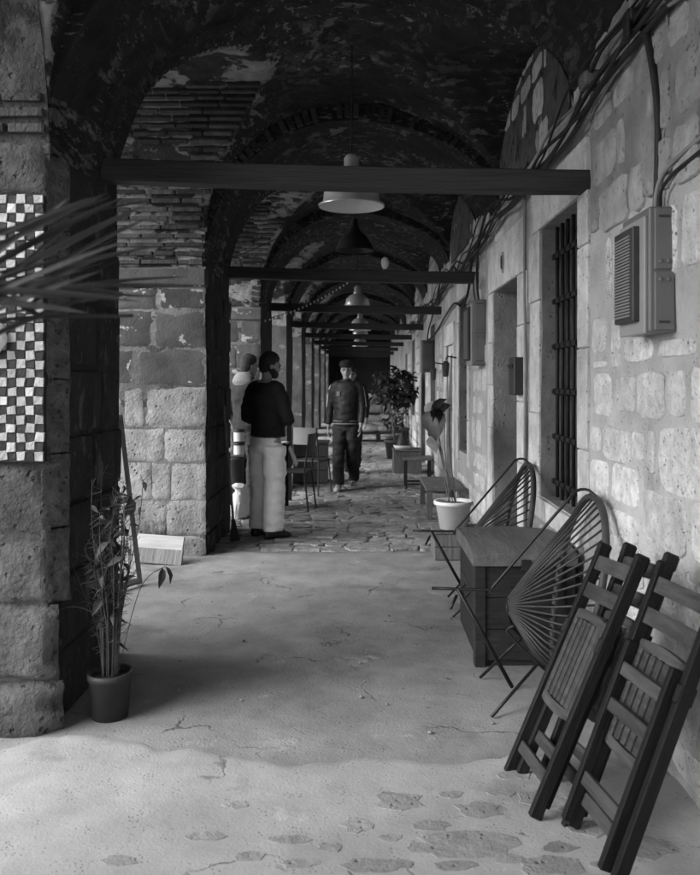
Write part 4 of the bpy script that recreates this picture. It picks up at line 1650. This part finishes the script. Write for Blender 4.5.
bush('potted_tree', (.62, 15.6, 0), .46, .42, 420, 'tall dark leafy plant overhanging the passage in the distance', (.14, .19, .36, M_dpot), leaf=.15, seed=3, h0=.55)
bush('potted_shrub', (.66, 17.0, 0), .22, .20, 130, 'small shrub in a clay pot before the white sacks', (.12, .19, .38, M_wood), leaf=.10, seed=6, h0=.05, stems=3)
bush('potted_shrub', (.9, 19.0, 0), .4, .5, 200, 'upright shrub farther down beside the wall', (.15, .2, .4, M_dpot), leaf=.13, seed=9, h0=.3)
rr = random.Random(2)
for k in range(7):
    mb = MB()
    mb.lathe([(.03, .0), (.24, .02), (.30, .09), (.27, .16), (.15, .20), (.02, .21)], (0, 0, 0), 18)
    for v in mb.v:
        v.x *= 1.2
        v += noise.noise_vector(v * 5 + V((k * 3, 0, 0))) * .05
    row, c = divmod(k, 2)
    tag(put('sack', mb.mesh('sack', M_sack, True), loc=(.12 + c * .55 + rr.uniform(-.06, .06), 20.2 + rr.uniform(-.1, .1), .22 + row * .24), rot=(0, 0, rr.uniform(-.4, .4))),
        'bulging pale sack in the heap far down the passage', 'sack', 'heaped pale sacks')
t = thing('pallet', 'dark crate base carrying the heap of pale sacks', 'pallet', (.4, 20.2, 0))
for k in range(4):
    mb = MB()
    mb.box(-.25, 1.05, 19.8 + k * .22, 19.95 + k * .22, .19, .215)
    obj('slat', mb, M_boxd, t)
for k in range(3):
    mb = MB()
    mb.box(-.2 + k * .55, -.1 + k * .55, 19.8, 20.6, 0, .188)
    obj('block', mb, M_boxd, t)

# white pot on a low crate
t = thing('low_box', 'low wooden box carrying the white flower pot', 'box', (.8, 6.95, 0))
mb = MB()
for k in range(2):
    m1 = MB()
    m1.box(.60, 1.0, 6.76, 6.785, .0 + k * .11, .105 + k * .11, .003)
    obj('plank', m1, M_wood, t)
    m1 = MB()
    m1.box(.60, .625, 6.787, 7.15, .0 + k * .11, .105 + k * .11, .003)
    obj('plank', m1, M_wood, t)
mb.box(.59, 1.01, 6.75, 7.16, .2165, .232, .003)
obj('lid', mb, M_wood, t)
mb = MB()
mb.box(.63, .98, 6.79, 7.13, 0, .214)
obj('core', mb, M_chest, t)
WP = (.775, 6.93, .233)
t = thing('flower_pot', 'white pot with tall thin stems and broad leaves on a low box', 'potted plant', WP)
pot(t, WP, .115, .155, .235, M_white, .012)
lb = [leaf_mesh(M_leaf, 31, 1, .95), leaf_mesh(M_leafl, 32, 1, .9)]
for k, (px, py, dy, sc) in enumerate([(436, 412, 0, .27), (431, 418, .1, .25), (443, 402, -.05, .23), (434, 436, .05, .19), (447, 408, .12, .22), (430, 404, .05, .17)]):
    tip = at(px, py, 6.9 + dy)
    b0 = V(WP) + V((rr.uniform(-.04, .04), rr.uniform(-.04, .04), .2))
    path = smooth_path([b0, b0.lerp(tip, .5) + V((-.015, 0, .05)), tip + V((.02, 0, .0))], 6)
    mb = MB()
    mb.tube(path, .0042, 6)
    s_ = obj('stem', mb, M_leafl, t, smooth=True)
    put('leaf', lb[k % 2], s_, loc=tip + V((.03, 0, .03)), rot=(rr.uniform(-1.5, -.8), rr.uniform(-.4, .4), rr.uniform(1.2, 2.6)), scale=(sc, sc, sc))

# ------------------------------------------------------------------ wooden chest
t = thing('wooden_chest', 'old wooden chest with a slightly domed lid against the wall', 'chest', (.86, 4.6, 0))
x0, x1, y0, y1 = .595, 1.105, 4.24, 4.96
n = 3
for k in range(n):
    za, zb = .03 + k * .49 / n, .03 + (k + 1) * .49 / n - .003
    mb = MB()
    mb.box(x0 + .02, x1 - .02, y0, y0 + .02, za, zb, .003)
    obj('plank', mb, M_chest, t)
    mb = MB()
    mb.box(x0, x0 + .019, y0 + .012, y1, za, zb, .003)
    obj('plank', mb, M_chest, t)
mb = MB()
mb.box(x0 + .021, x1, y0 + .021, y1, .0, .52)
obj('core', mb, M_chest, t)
for (a, b_) in ((x0 - .006, x0 + .045), (x1 - .05, x1)):
    mb = MB()
    mb.box(a, b_, y0 - .012, y0 - .001, .0, .525, .003)
    obj('corner_strip', mb, M_chest, t)
mb = MB()
mb.box(x0 - .012, x0 - .001, y0 - .012, y0 + .05, .0, .525, .003)
obj('corner_strip', mb, M_chest, t)
mb = MB()
# domed lid with overhang


def lid(u, v):
    x = x0 - .022 + u * (x1 - x0 + .03)
    y = y0 - .025 + v * (y1 - y0 + .03)
    return (x, y, .585 + .04 * (1 - (2 * v - 1) ** 2) * .6 + .012 * (1 - (2 * u - 1) ** 2) + .004 * noise.noise(V((x * 4, y * 4, 0))))


mb.grid(lid, 14, 20)
for k in range(14):
    a, b_ = V(lid(k / 14, 0)), V(lid((k + 1) / 14, 0))
    mb.quad((a.x, a.y, .525), (b_.x, b_.y, .525), b_, a)
    a, b_ = V(lid(k / 14, 1)), V(lid((k + 1) / 14, 1))
    mb.quad((b_.x, b_.y, .525), (a.x, a.y, .525), a, b_)
for k in range(20):
    a, b_ = V(lid(0, k / 20)), V(lid(0, (k + 1) / 20))
    mb.quad((b_.x, b_.y, .525), (a.x, a.y, .525), a, b_)
    a, b_ = V(lid(1, k / 20)), V(lid(1, (k + 1) / 20))
    mb.quad((a.x, a.y, .525), (b_.x, b_.y, .525), b_, a)
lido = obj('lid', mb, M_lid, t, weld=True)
mb = MB()
mb.box(.82, .87, y0 - .034, y0 - .0255, .50, .56, .003)
obj('hasp', mb, M_iron, t)
mb = MB()
mb.tube([(x0 - .004, 4.5, .32), (x0 - .03, 4.5, .29), (x0 - .03, 4.68, .29), (x0 - .004, 4.68, .32)], .007, 6)
obj('handle', mb, M_iron, t)

# ------------------------------------------------------------------ corded lounge chairs tipped against the wall
def cord_chair(dy, label):
    t = thing('cord_chair', label, 'chair', (.95, 3.87 + dy, 0), group='corded lounge chairs tipped against the wall')
    O = V((0, dy, 0))

    def ring(q):
        # egg-shaped hoop, narrower at the bottom, top touching the wall
        s_ = math.sin(q)
        c = math.cos(q)
        wv = .345 * (1 + .12 * s_)
        return O + V((1.015 + .085 * s_, 3.87 + wv * c, .485 + .445 * s_))
    n = 48
    mb = MB()
    pts = [ring(2 * math.pi * k / n) for k in range(n + 1)]
    mb.tube(pts, .018, 8, cap=False)
    obj('hoop', mb, M_cord, t, smooth=True)
    apex = O + V((.69, 3.87, .42))
    for k in range(46):
        q = 2 * math.pi * (k + .5) / 46
        e = ring(q)
        a = apex + V((-.012 * 0, math.cos(q) * .022, math.sin(q) * .03))
        mb = MB()
        mb.tube([a, a.lerp(e, .55) + V((-.012, 0, -.008)), e], .0052, 5)
        obj('cord', mb, M_cord, t, smooth=True)
    mb = MB()
    mb.tube([apex + V((0, math.cos(6.283 * k / 12) * .024, math.sin(6.283 * k / 12) * .032)) for k in range(13)], .006, 6, cap=False)
    obj('centre_ring', mb, M_blackrod, t, smooth=True)
    rod = .0075

    def R(pts_, name='leg', r_=rod, sm=5):
        mb = MB()
        mb.tube(smooth_path([O + V(p) for p in pts_], sm) if sm else [O + V(p) for p in pts_], r_, 8)
        obj(name, mb, M_blackrod, t, smooth=True)
    T = ring(math.pi / 2) - O
    R([T + V((0, -.06, -.01)), T + V((-.03, -.02, .035)), T + V((-.085, .0, .03)), T + V((-.14, .0, -.03)), V((.625, 3.9, .50)), V((.605, 3.9, .485)), V((.34, 3.97, .475))], sm=3)
    R([(.46, 3.94, .48), (.72, 3.92, .012)], r_=.010, sm=0)
    R([(.57, 3.59, .008), (.815, 3.8, .165), (.90, 3.90, .10)], sm=0)
    R([(.587, 4.06, .008), (.765, 3.92, .25)], sm=0)
    R([(.72, 3.86, .325), (.690, 3.88, .30), (.705, 3.87, .27), (.815, 3.83, .165), (.90, 3.80, .10)], sm=3)
    R([(.455, 3.93, .45), (.42, 3.88, .40)], 'brace', sm=0)
    R([(.70, 3.87, .40), (.72, 3.9, .30), (.97, 3.9, .07)], 'brace', sm=2)


cord_chair(0.0, 'corded lounge chair tipped up in front of the wooden chest')
cord_chair(1.52, 'corded lounge chair tipped up behind the wooden chest')

# ------------------------------------------------------------------ folded wooden chairs leaning on the wall
def folding_chair(foot, top, xdir, label, flip=False, seat_out=True):
    foot, top = V(foot), V(top)
    zc = (top - foot).normalized()
    xc = V(xdir)
    xc = (xc - zc * xc.dot(zc)).normalized()
    yc = zc.cross(xc)
    mtx = Matrix((xc, yc, zc)).transposed()
    t = thing('folding_chair', label, 'chair', foot, group='folded wooden chairs leaning on the wall')
    t.rotation_euler = mtx.to_euler()
    L_ = (top - foot).length
    W = .175
    sg = -1 if flip else 1
    for sx in (-1, 1):
        mb = MB()
        mb.box(sx * W - .014, sx * W + .014, -.022, .022, 0, L_ - .03, .004)
        mb.box(sx * W - .012, sx * W + .012, -.03, .026, L_ - .06, L_, .008)
        mb.box(sx * W - .0125, sx * W + .0125, -.032, .03, L_ * .60, L_ * .67, .008)
        obj('post', mb, M_dwood, t, world=False)
        mb = MB()
        mb.box(sx * (W - .034) - .012, sx * (W - .034) + .012, sg * .030 - .02, sg * .030 + .02, .035, L_ * .70, .004)
        obj('leg', mb, M_dwood, t, world=False)
    for k, zz in enumerate((L_ * .80, L_ * .915)):
        mb = MB()
        mb.grid(lambda u, v: ((u - .5) * (2 * W - .02), .010 + .022 * (1 - (2 * u - 1) ** 2) * -sg, zz + (v - .5) * .055), 10, 2)
        mb.grid(lambda u, v: ((u - .5) * (2 * W - .02), -.004 + .022 * (1 - (2 * u - 1) ** 2) * -sg, zz + (v - .5) * .055), 10, 2, True)
        for vv, fl in ((0, True), (1, False)):
            mb.grid(lambda u, v: ((u - .5) * (2 * W - .02), -.004 + v * .014 + .022 * (1 - (2 * u - 1) ** 2) * -sg, zz + (vv - .5) * .055), 10, 1, fl)
        obj('back_slat', mb, M_swood, t, world=False)
    # seat folded up between the posts
    s = thing('seat', None, None)
    s.parent = t
    s.location = (0, sg * -.004, 0)
    sw = W - .05
    z0, z1 = L_ * .34, L_ * .72
    for sx in (-1, 1):
        mb = MB()
        mb.box(sx * sw - .014, sx * sw + .014, -.012, .012, z0, z1, .004)
        o = obj('seat_rail', mb, M_swood, s, world=False)
    for k in range(5):
        mb = MB()
        x = (k - 2) * (sw * 2 - .03) / 5.2
        mb.box(x - .014, x + .014, -.010, .008, z0 + .03, z1 - .03, .003)
        obj('seat_slat', mb, M_swood, s, world=False)
    for zz in (z0, z1 - .035):
        mb = MB()
        mb.grid(lambda u, v: ((u - .5) * (2 * sw), -.013, zz + v * .035 + (.009 * (1 - (2 * u - 1) ** 2)) * (1 if zz > z0 else -1)), 10, 2, True)
        mb.grid(lambda u, v: ((u - .5) * (2 * sw), .011, zz + v * .035 + (.009 * (1 - (2 * u - 1) ** 2)) * (1 if zz > z0 else -1)), 10, 2)
        obj('seat_end', mb, M_swood, s, world=False)
    for zz, yy, ww in ((L_ * .13, 0, W), (L_ * .20, sg * .03, W - .034), (L_ * .47, sg * .034, W - .034), (L_ * .60, sg * .034, W - .034)):
        mb = MB()
        mb.box(-ww + .012, ww - .012, yy - .009, yy + .009, zz - .022, zz + .022, .003)
        obj('rung', mb, M_swood, t, world=False)
    return t


folding_chair((.565, 2.92, 0), (.965, 3.02, .86), (-.04, 1, .0), 'outermost folded slatted chair of the pair beside the corded chair', flip=True)
folding_chair((.675, 2.86, 0), (1.05, 2.98, .87), (-.04, 1, .0), 'folded slatted chair squeezed between wall and its twin', flip=True)
folding_chair((.705, 2.54, 0), (1.05, 2.60, .87), (-.13, 1, .0), 'folded chair standing apart, its rungs and underside showing')

# ------------------------------------------------------------------ people
TMP = bpy.data.scenes.new('work')


def solid(name, mb, m, parent, voxel=.012, smooth=3, crease=0.0, world=False, seed=0):
    """merge overlapping shapes into one continuous skin"""
    me = mb.mesh('tmp', m)
    o = bpy.data.objects.new('tmp', me)
    TMP.collection.objects.link(o)
    md = o.modifiers.new('r', 'REMESH')
    md.mode = 'VOXEL'
    md.voxel_size = voxel
    if smooth:
        s_ = o.modifiers.new('s', 'SMOOTH')
        s_.iterations = smooth
        s_.factor = .5
    vl = TMP.view_layers[0]
    vl.update()
    ev = o.evaluated_get(vl.depsgraph)
    out = bpy.data.meshes.new_from_object(ev)
    bpy.data.objects.remove(o)
    out.name = name
    out.materials.clear()
    out.materials.append(m)
    if crease:
        out.update()
        for v in out.vertices:
            p = v.co * 1.0
            q = V((p.x * 5, p.y * 5, p.z * 14)) + V((seed, 0, 0))
            f = noise.noise(q) * .6 + noise.noise(V((p.x * 12, p.y * 12, p.z * 22))) * .4
            v.co += v.normal * f * crease
    for f in out.polygons:
        f.use_smooth = True
    return put(name, out, parent, world=world)


def limb(mb, pts, rs, k=5, n=14):
    p = smooth_path(pts, k)
    m = len(pts) - 1
    rr_ = []
    for i in range(len(p)):
        u = i / (len(p) - 1) * m
        a = min(int(u), m - 1)
        t_ = u - a
        rr_.append(rs[a] * (1 - t_) + rs[a + 1] * t_)
    mb.tube(p, rr_, n)


def ball(mb, c, rx, ry, rz, n=12):
    c = V(c)
    mb.loft([(c + V((0, 0, rz * math.sin(a))), V((rx * math.cos(a), 0, 0)), V((0, ry * math.cos(a), 0))) for a in [math.radians(-84 + 168 * k / 8) for k in range(9)]], n)


def hand(mb, w, d, side, palm):
    """w wrist, d direction of the fingers, side towards the thumb, palm normal"""
    w, d, side, palm = V(w), V(d).normalized(), V(side).normalized(), V(palm).normalized()
    mb.loft([(w - d * .01, side * .026, palm * .02), (w + d * .03, side * .036, palm * .018), (w + d * .075, side * .042, palm * .016), (w + d * .095, side * .038, palm * .012)], 12)
    for k, (o, L_) in enumerate(((.03, .072), (.010, .082), (-.010, .077), (-.029, .06))):
        b = w + d * .088 + side * o
        limb(mb, [b, b + d * L_ * .45 + palm * .006, b + d * L_ * .75 + palm * .022, b + d * L_ * .9 + palm * .036], [.0095, .0088, .008, .006], 3, 8)
    b = w + d * .03 + side * .03
    limb(mb, [b, b + d * .03 + side * .024 + palm * .012, b + d * .062 + side * .026 + palm * .026], [.013, .011, .008], 3, 8)


TORSO = [(.86, .165, .11, 0), (.95, .172, .118, 0), (1.06, .155, .108, .0), (1.2, .168, .115, .0), (1.32, .188, .12, -.005), (1.41, .180, .10, -.01), (1.46, .12, .075, -.012), (1.49, .065, .06, -.005)]


def person(label, loc, rz, arms, legs, spec, head=(0, 0), scale=1.0, lean=0.0):
    """local frame: x to the person's right, y forward, z up. arms/legs: dict side -> joint points"""
    P = thing('person', label, 'person', loc, rz)
    P.scale = (scale, scale, scale)

    def ln(p):
        p = V(p)
        return V((p.x, p.y + lean * max(0, p.z - .9), p.z))

    def torso(mb, inf, z0=0, z1=9, bulge=0.0):
        mb.loft([(ln((0, y + bulge * math.exp(-((z - 1.08) / .14) ** 2) * .5, z)), V((w + inf, 0, 0)), V((0, d + inf + bulge * math.exp(-((z - 1.08) / .14) ** 2) * .5, 0))) for z, w, d, y in TORSO if z0 <= z <= z1], 20)
    hp, ht = head
    hm = Matrix.Rotation(ht, 3, 'Z') @ Matrix.Rotation(hp, 3, 'X')
    hc = ln((0, .015, 1.50))

    def H(p):
        return hc + hm @ V(p)

    def headshape(mb, inf=0.0, z0=-.02, z1=.3):
        prof = [(.02, .03, .035, .055), (.045, .052, .062, .042), (.08, .064, .082, .025), (.12, .071, .094, .008), (.16, .0745, .098, .0), (.195, .070, .092, -.004), (.225, .055, .073, -.006), (.245, .03, .042, -.006), (.252, .008, .012, -.006)]
        mb.loft([(H((0, y, z)), hm @ V((w + inf, 0, 0)), hm @ V((0, d + inf, 0))) for z, w, d, y in prof if z0 <= z <= z1], 18)
    # body: one continuous skin
    mb = MB()
    torso(mb, -.012)
    limb(mb, [ln((0, -.01, 1.44)), ln((0, .0, 1.50)), H((0, -.01, .06))], [.056, .047, .050])
    headshape(mb)
    # nose, brow, ears, lips, chin
    mb.loft([(H((0, .105, .125)), hm @ V((.008, 0, 0)), hm @ V((0, .012, 0))), (H((0, .112, .10)), hm @ V((.012, 0, 0)), hm @ V((0, .016, 0))), (H((0, .108, .085)), hm @ V((.017, 0, 0)), hm @ V((0, .016, 0)))], 8)
    ball(mb, H((0, .094, .052)), .024, .012, .007)
    ball(mb, H((0, .085, .02)), .022, .018, .014)
    ball(mb, H((0, .088, .142)), .045, .014, .009)
    for sx in (-1, 1):
        ball(mb, H((sx * .074, -.008, .11)), .008, .018, .03)
    for s_, pts in arms.items():
        limb(mb, [ln(p) if i < 2 else V(p) for i, p in enumerate(pts)], [.05, .042, .032, .024][:len(pts)])
    for s_, pts in legs.items():
        limb(mb, pts, [.078, .05, .036][:len(pts)] + [])
    body = solid('body', mb, M_skin, P, .010, 2)
    # hands are joined to the same mesh
    hb = MB()
    for s_, pts in arms.items():
        if s_ in spec.get('hands', {}):
            hand(hb, pts[-1], *spec['hands'][s_])
    if hb.v:
        tmp = solid('hand', hb, M_skin, P, .005, 1)
        bm = bmesh.new()
        bm.from_mesh(body.data)
        bm.from_mesh(tmp.data)
        bm.to_mesh(body.data)
        bm.free()
        bpy.data.objects.remove(tmp)
        for f in body.data.polygons:
            f.use_smooth = True
    # eyes
    for sx in (-1, 1):
        mb = MB()
        ball(mb, H((sx * .031, .091, .118)), .015, .010, .008)
        obj('eye', mb, M_shoe, P, smooth=True, world=False)
        mb = MB()
        mb.tube([H((sx * .012, .106, .134)), H((sx * .03, .104, .139)), H((sx * .05, .088, .134))], .0055, 6)
        obj('eyebrow', mb, M_hair, P, smooth=True, world=False)
    mb = MB()
    mb.tube([H((-.022, .092, .055)), H((0, .106, .056)), H((.022, .092, .055))], .005, 6)
    obj('mouth', mb, M_jacket, P, smooth=True, world=False)
    # top
    mb = MB()
    torso(mb, .022, spec.get('hem', .86), 1.47, spec.get('bulge', 0))
    for s_, pts in arms.items():
        pp = [ln(p) if i < 2 else V(p) for i, p in enumerate(pts)]
        pp[-1] = pp[-1].lerp(pp[-2], .06)
        limb(mb, [ln((pts[0][0] * .5, -.01, 1.41))] + pp, [.07, .066, .056, .045, .04][:len(pp) + 1])
    if spec.get('collar'):
        limb(mb, [ln((0, -.012, 1.43)), ln((0, -.005, 1.505))], [.085, .068])
    top = solid(spec['topname'], mb, spec['top'], P, .012, 3, .018, seed=3.3)
    # trousers
    mb = MB()
    mb.loft([(V((0, 0, z)), V((w, 0, 0)), V((0, d, 0))) for z, w, d in ((.80, .15, .12), (.88, .178, .128), (.93, .165, .112), (.97, .14, .09))], 20)
    tr = spec.get('trr', [.112, .088, .078])
    for s_, pts in legs.items():
        pp = [V(p) for p in pts]
        pp[-1] = pp[-1] + V((0, .005, -.015))
        limb(mb, [pp[0] - V((0, 0, .05))] + pp[1:], tr)
    solid('trousers', mb, spec['trousers'], P, .012, 2, .026, seed=8.1)
    # shoes
    for s_, pts in legs.items():
        a = V(pts[-1])
        fd = V(spec.get('feet', {}).get(s_, (0, 1, 0))).normalized()
        sd = V((fd.y, -fd.x, 0))
        g_ = V((a.x, a.y, spec.get('lift', {}).get(s_, 0)))
        mb = MB()
        mb.loft([(g_ - fd * .085 + V((0, 0, .04)), sd * .022, V((0, 0, .032))), (g_ - fd * .06 + V((0, 0, .05)), sd * .036, V((0, 0, .049))), (g_ + fd * .01 + V((0, 0, .055)), sd * .04, V((0, 0, .054))),
                 (g_ + fd * .09 + V((0, 0, .04)), sd * .046, V((0, 0, .039))), (g_ + fd * .155 + V((0, 0, .03)), sd * .044, V((0, 0, .028))), (g_ + fd * .19 + V((0, 0, .024)), sd * .024, V((0, 0, .016)))], 14)
        obj('shoe', mb, spec['shoes'], P, smooth=True, world=False)
    # hair
    hs = spec.get('hair')
    if hs:
        mb = MB()
        prof = [(.045, .040, .030, -.052), (.085, .062, .070, -.030), (.12, .076, .088, -.020), (.16, .082, .100, -.008), (.20, .078, .099, -.002), (.235, .060, .078, -.004), (.258, .032, .042, -.006), (.264, .01, .012, -.006)]
        mb.loft([(H((0, y, z)), hm @ V((w, 0, 0)), hm @ V((0, d, 0))) for z, w, d, y in prof], 18)
        solid('hair', mb, hs, P, .010, 2, .006)
        if spec.get('beard'):
            mb = MB()
            mb.loft([(H((0, .045, .005)), hm @ V((.03, 0, 0)), hm @ V((0, .04, 0))), (H((0, .040, .035)), hm @ V((.058, 0, 0)), hm @ V((0, .068, 0))), (H((0, .020, .075)), hm @ V((.072, 0, 0)), hm @ V((0, .074, 0))), (H((0, .0, .10)), hm @ V((.076, 0, 0)), hm @ V((0, .05, 0)))], 16)
            solid('beard', mb, hs, P, .009, 2, .004)
    return P, H, hm, ln


# man in white trousers, seen from behind, turned to the right, arms folded in front
person('bearded person seen from behind in dark sweater and white trousers', (-.90, 7.72, .005), math.radians(-44),
       {'r': [(.188, -.01, 1.39), (.265, .03, 1.13), (.10, .20, 1.10)], 'l': [(-.188, -.01, 1.39), (-.275, -.02, 1.13), (-.10, .18, 1.08)]},
       {'r': [(.095, 0, .92), (.105, .01, .5), (.11, -.02, .09)], 'l': [(-.095, 0, .92), (-.105, .015, .5), (-.12, .0, .09)]},
       dict(top=M_navy, topname='sweater', trousers=M_whitec, shoes=M_shoe, hair=M_hair, beard=True, bulge=.05, hem=.94, trr=[.122, .105, .095], feet={'r': (.25, 1, 0), 'l': (-.1, 1, 0)},
            hands={'r': ((-1, .2, 0), (0, 0, 1), (0, -1, 0)), 'l': ((1, .2, 0), (0, 0, 1), (0, -1, 0))}),
       head=(-.12, -.25), scale=1.0)

# hooded person facing him
P, H, hm, ln = person('person in grey jacket with pale hood behind the white-trousered one', (-1.33, 9.45, .005), math.radians(-35),
                      {'r': [(.188, -.01, 1.39), (.25, -.02, 1.12), (.22, .12, .92)], 'l': [(-.188, -.01, 1.39), (-.25, .0, 1.12), (-.24, .1, .90)]},
                      {'r': [(.095, 0, .92), (.10, .01, .5), (.10, -.01, .09)], 'l': [(-.095, 0, .92), (-.10, .01, .5), (-.12, .02, .09)]},
                      dict(top=M_jacket, topname='jacket', trousers=M_dtrous, shoes=M_shoe, hair=mat('brown_hair', .03, .06, 60, bump=.6, fine=200), hem=.86, collar=True,
                           hands={'r': ((0, .1, -1), (0, 1, 0), (-1, 0, 0)), 'l': ((0, .1, -1), (0, 1, 0), (1, 0, 0))}), head=(-.1, -.2), scale=1.02)
mb = MB()
mb.loft([(ln((0, -.05, 1.38)), V((.13, 0, 0)), V((0, .07, 0))), (ln((0, -.055, 1.44)), V((.15, 0, 0)), V((0, .095, 0))), (ln((0, -.045, 1.50)), V((.125, 0, 0)), V((0, .095, 0))), (ln((0, -.03, 1.55)), V((.095, 0, 0)), V((0, .08, 0)))], 18)
solid('hood', mb, M_hood, P, .012, 3, .014)

# walking man in track jacket and cap
P, H, hm, ln = person('person walking in dark track jacket and flat cap', (-.215, 11.15, .008), math.radians(172),
                      {'r': [(.185, -.01, 1.385), (.245, -.04, 1.12), (.262, .03, .86)], 'l': [(-.185, -.01, 1.385), (-.24, .02, 1.12), (-.235, .12, .88)]},
                      {'r': [(.095, 0, .92), (.10, .10, .50), (.085, .17, .10)], 'l': [(-.095, 0, .92), (-.09, -.02, .50), (-.085, -.20, .13)]},
                      dict(top=M_track, topname='track_jacket', trousers=M_dtrous, shoes=M_shoel, hair=M_hair, hem=.86, collar=True, bulge=.04, trr=[.11, .095, .082], lift={'l': .03},
                           hands={'r': ((0, .15, -1), (0, 1, 0), (-1, 0, 0)), 'l': ((0, .25, -1), (0, 1, 0), (1, 0, 0))}), head=(-.05, .18), scale=1.0)
P.scale = (.92, .96, 1.0)
mb = MB()
mb.loft([(H((0, -.004, .155)), hm @ V((.088, 0, 0)), hm @ V((0, .108, 0))), (H((0, .002, .185)), hm @ V((.102, 0, 0)), hm @ V((0, .122, 0))), (H((0, .004, .215)), hm @ V((.102, 0, 0)), hm @ V((0, .122, 0))),
         (H((0, -.002, .25)), hm @ V((.075, 0, 0)), hm @ V((0, .09, 0))), (H((0, -.004, .262)), hm @ V((.02, 0, 0)), hm @ V((0, .03, 0)))], 20)
mb.loft([(H((0, .10, .170)), hm @ V((.068, 0, 0)), hm @ V((0, .05, 0))), (H((0, .105, .178)), hm @ V((.066, 0, 0)), hm @ V((0, .048, 0)))], 16)
solid('cap', mb, M_navy, P, .008, 2, .004)
# pale piping on sleeves and striped hem
for sx in (-1, 1):
    mb = MB()
    q = [(sx * .09, .0, 1.475), (sx * .17, .0, 1.452), (sx * .245, -.01, 1.40), (sx * .28, -.02, 1.25), (sx * .296, -.02, 1.12)]
    mb.tube(smooth_path([ln(p) for p in q], 4), .007, 6)
    obj('piping', mb, M_whitec, P, smooth=True, world=False)
for k, z in enumerate((.895, .93)):
    mb = MB()
    mb.tube([V((.193 * math.cos(6.2832 * j / 24), .14 * math.sin(6.2832 * j / 24) + .008, z)) for j in range(25)], .009, 6, cap=False)
    obj('hem_stripe', mb, M_hood, P, smooth=True, world=False)
mb = MB()
mb.box(.07, .12, .142, .150, 1.27, 1.33, .002)
obj('emblem', mb, M_hood, P, world=False)

# someone walking close behind him
person('person half hidden behind the one in the flat cap', (-.17, 13.3, .008), math.radians(178),
       {'r': [(.20, -.01, 1.40), (.25, -.03, 1.13), (.26, .03, .88)], 'l': [(-.20, -.01, 1.40), (-.25, .02, 1.13), (-.25, .10, .88)]},
       {'r': [(.095, 0, .92), (.10, -.02, .50), (.09, -.12, .11)], 'l': [(-.095, 0, .92), (-.09, .08, .50), (-.085, .15, .10)]},
       dict(top=M_track, topname='coat', trousers=M_dtrous, shoes=M_shoe, hair=M_hair, hem=.86, collar=True,
            hands={'r': ((0, .15, -1), (0, 1, 0), (-1, 0, 0)), 'l': ((0, .25, -1), (0, 1, 0), (1, 0, 0))}), scale=.97)

bpy.data.scenes.remove(TMP)
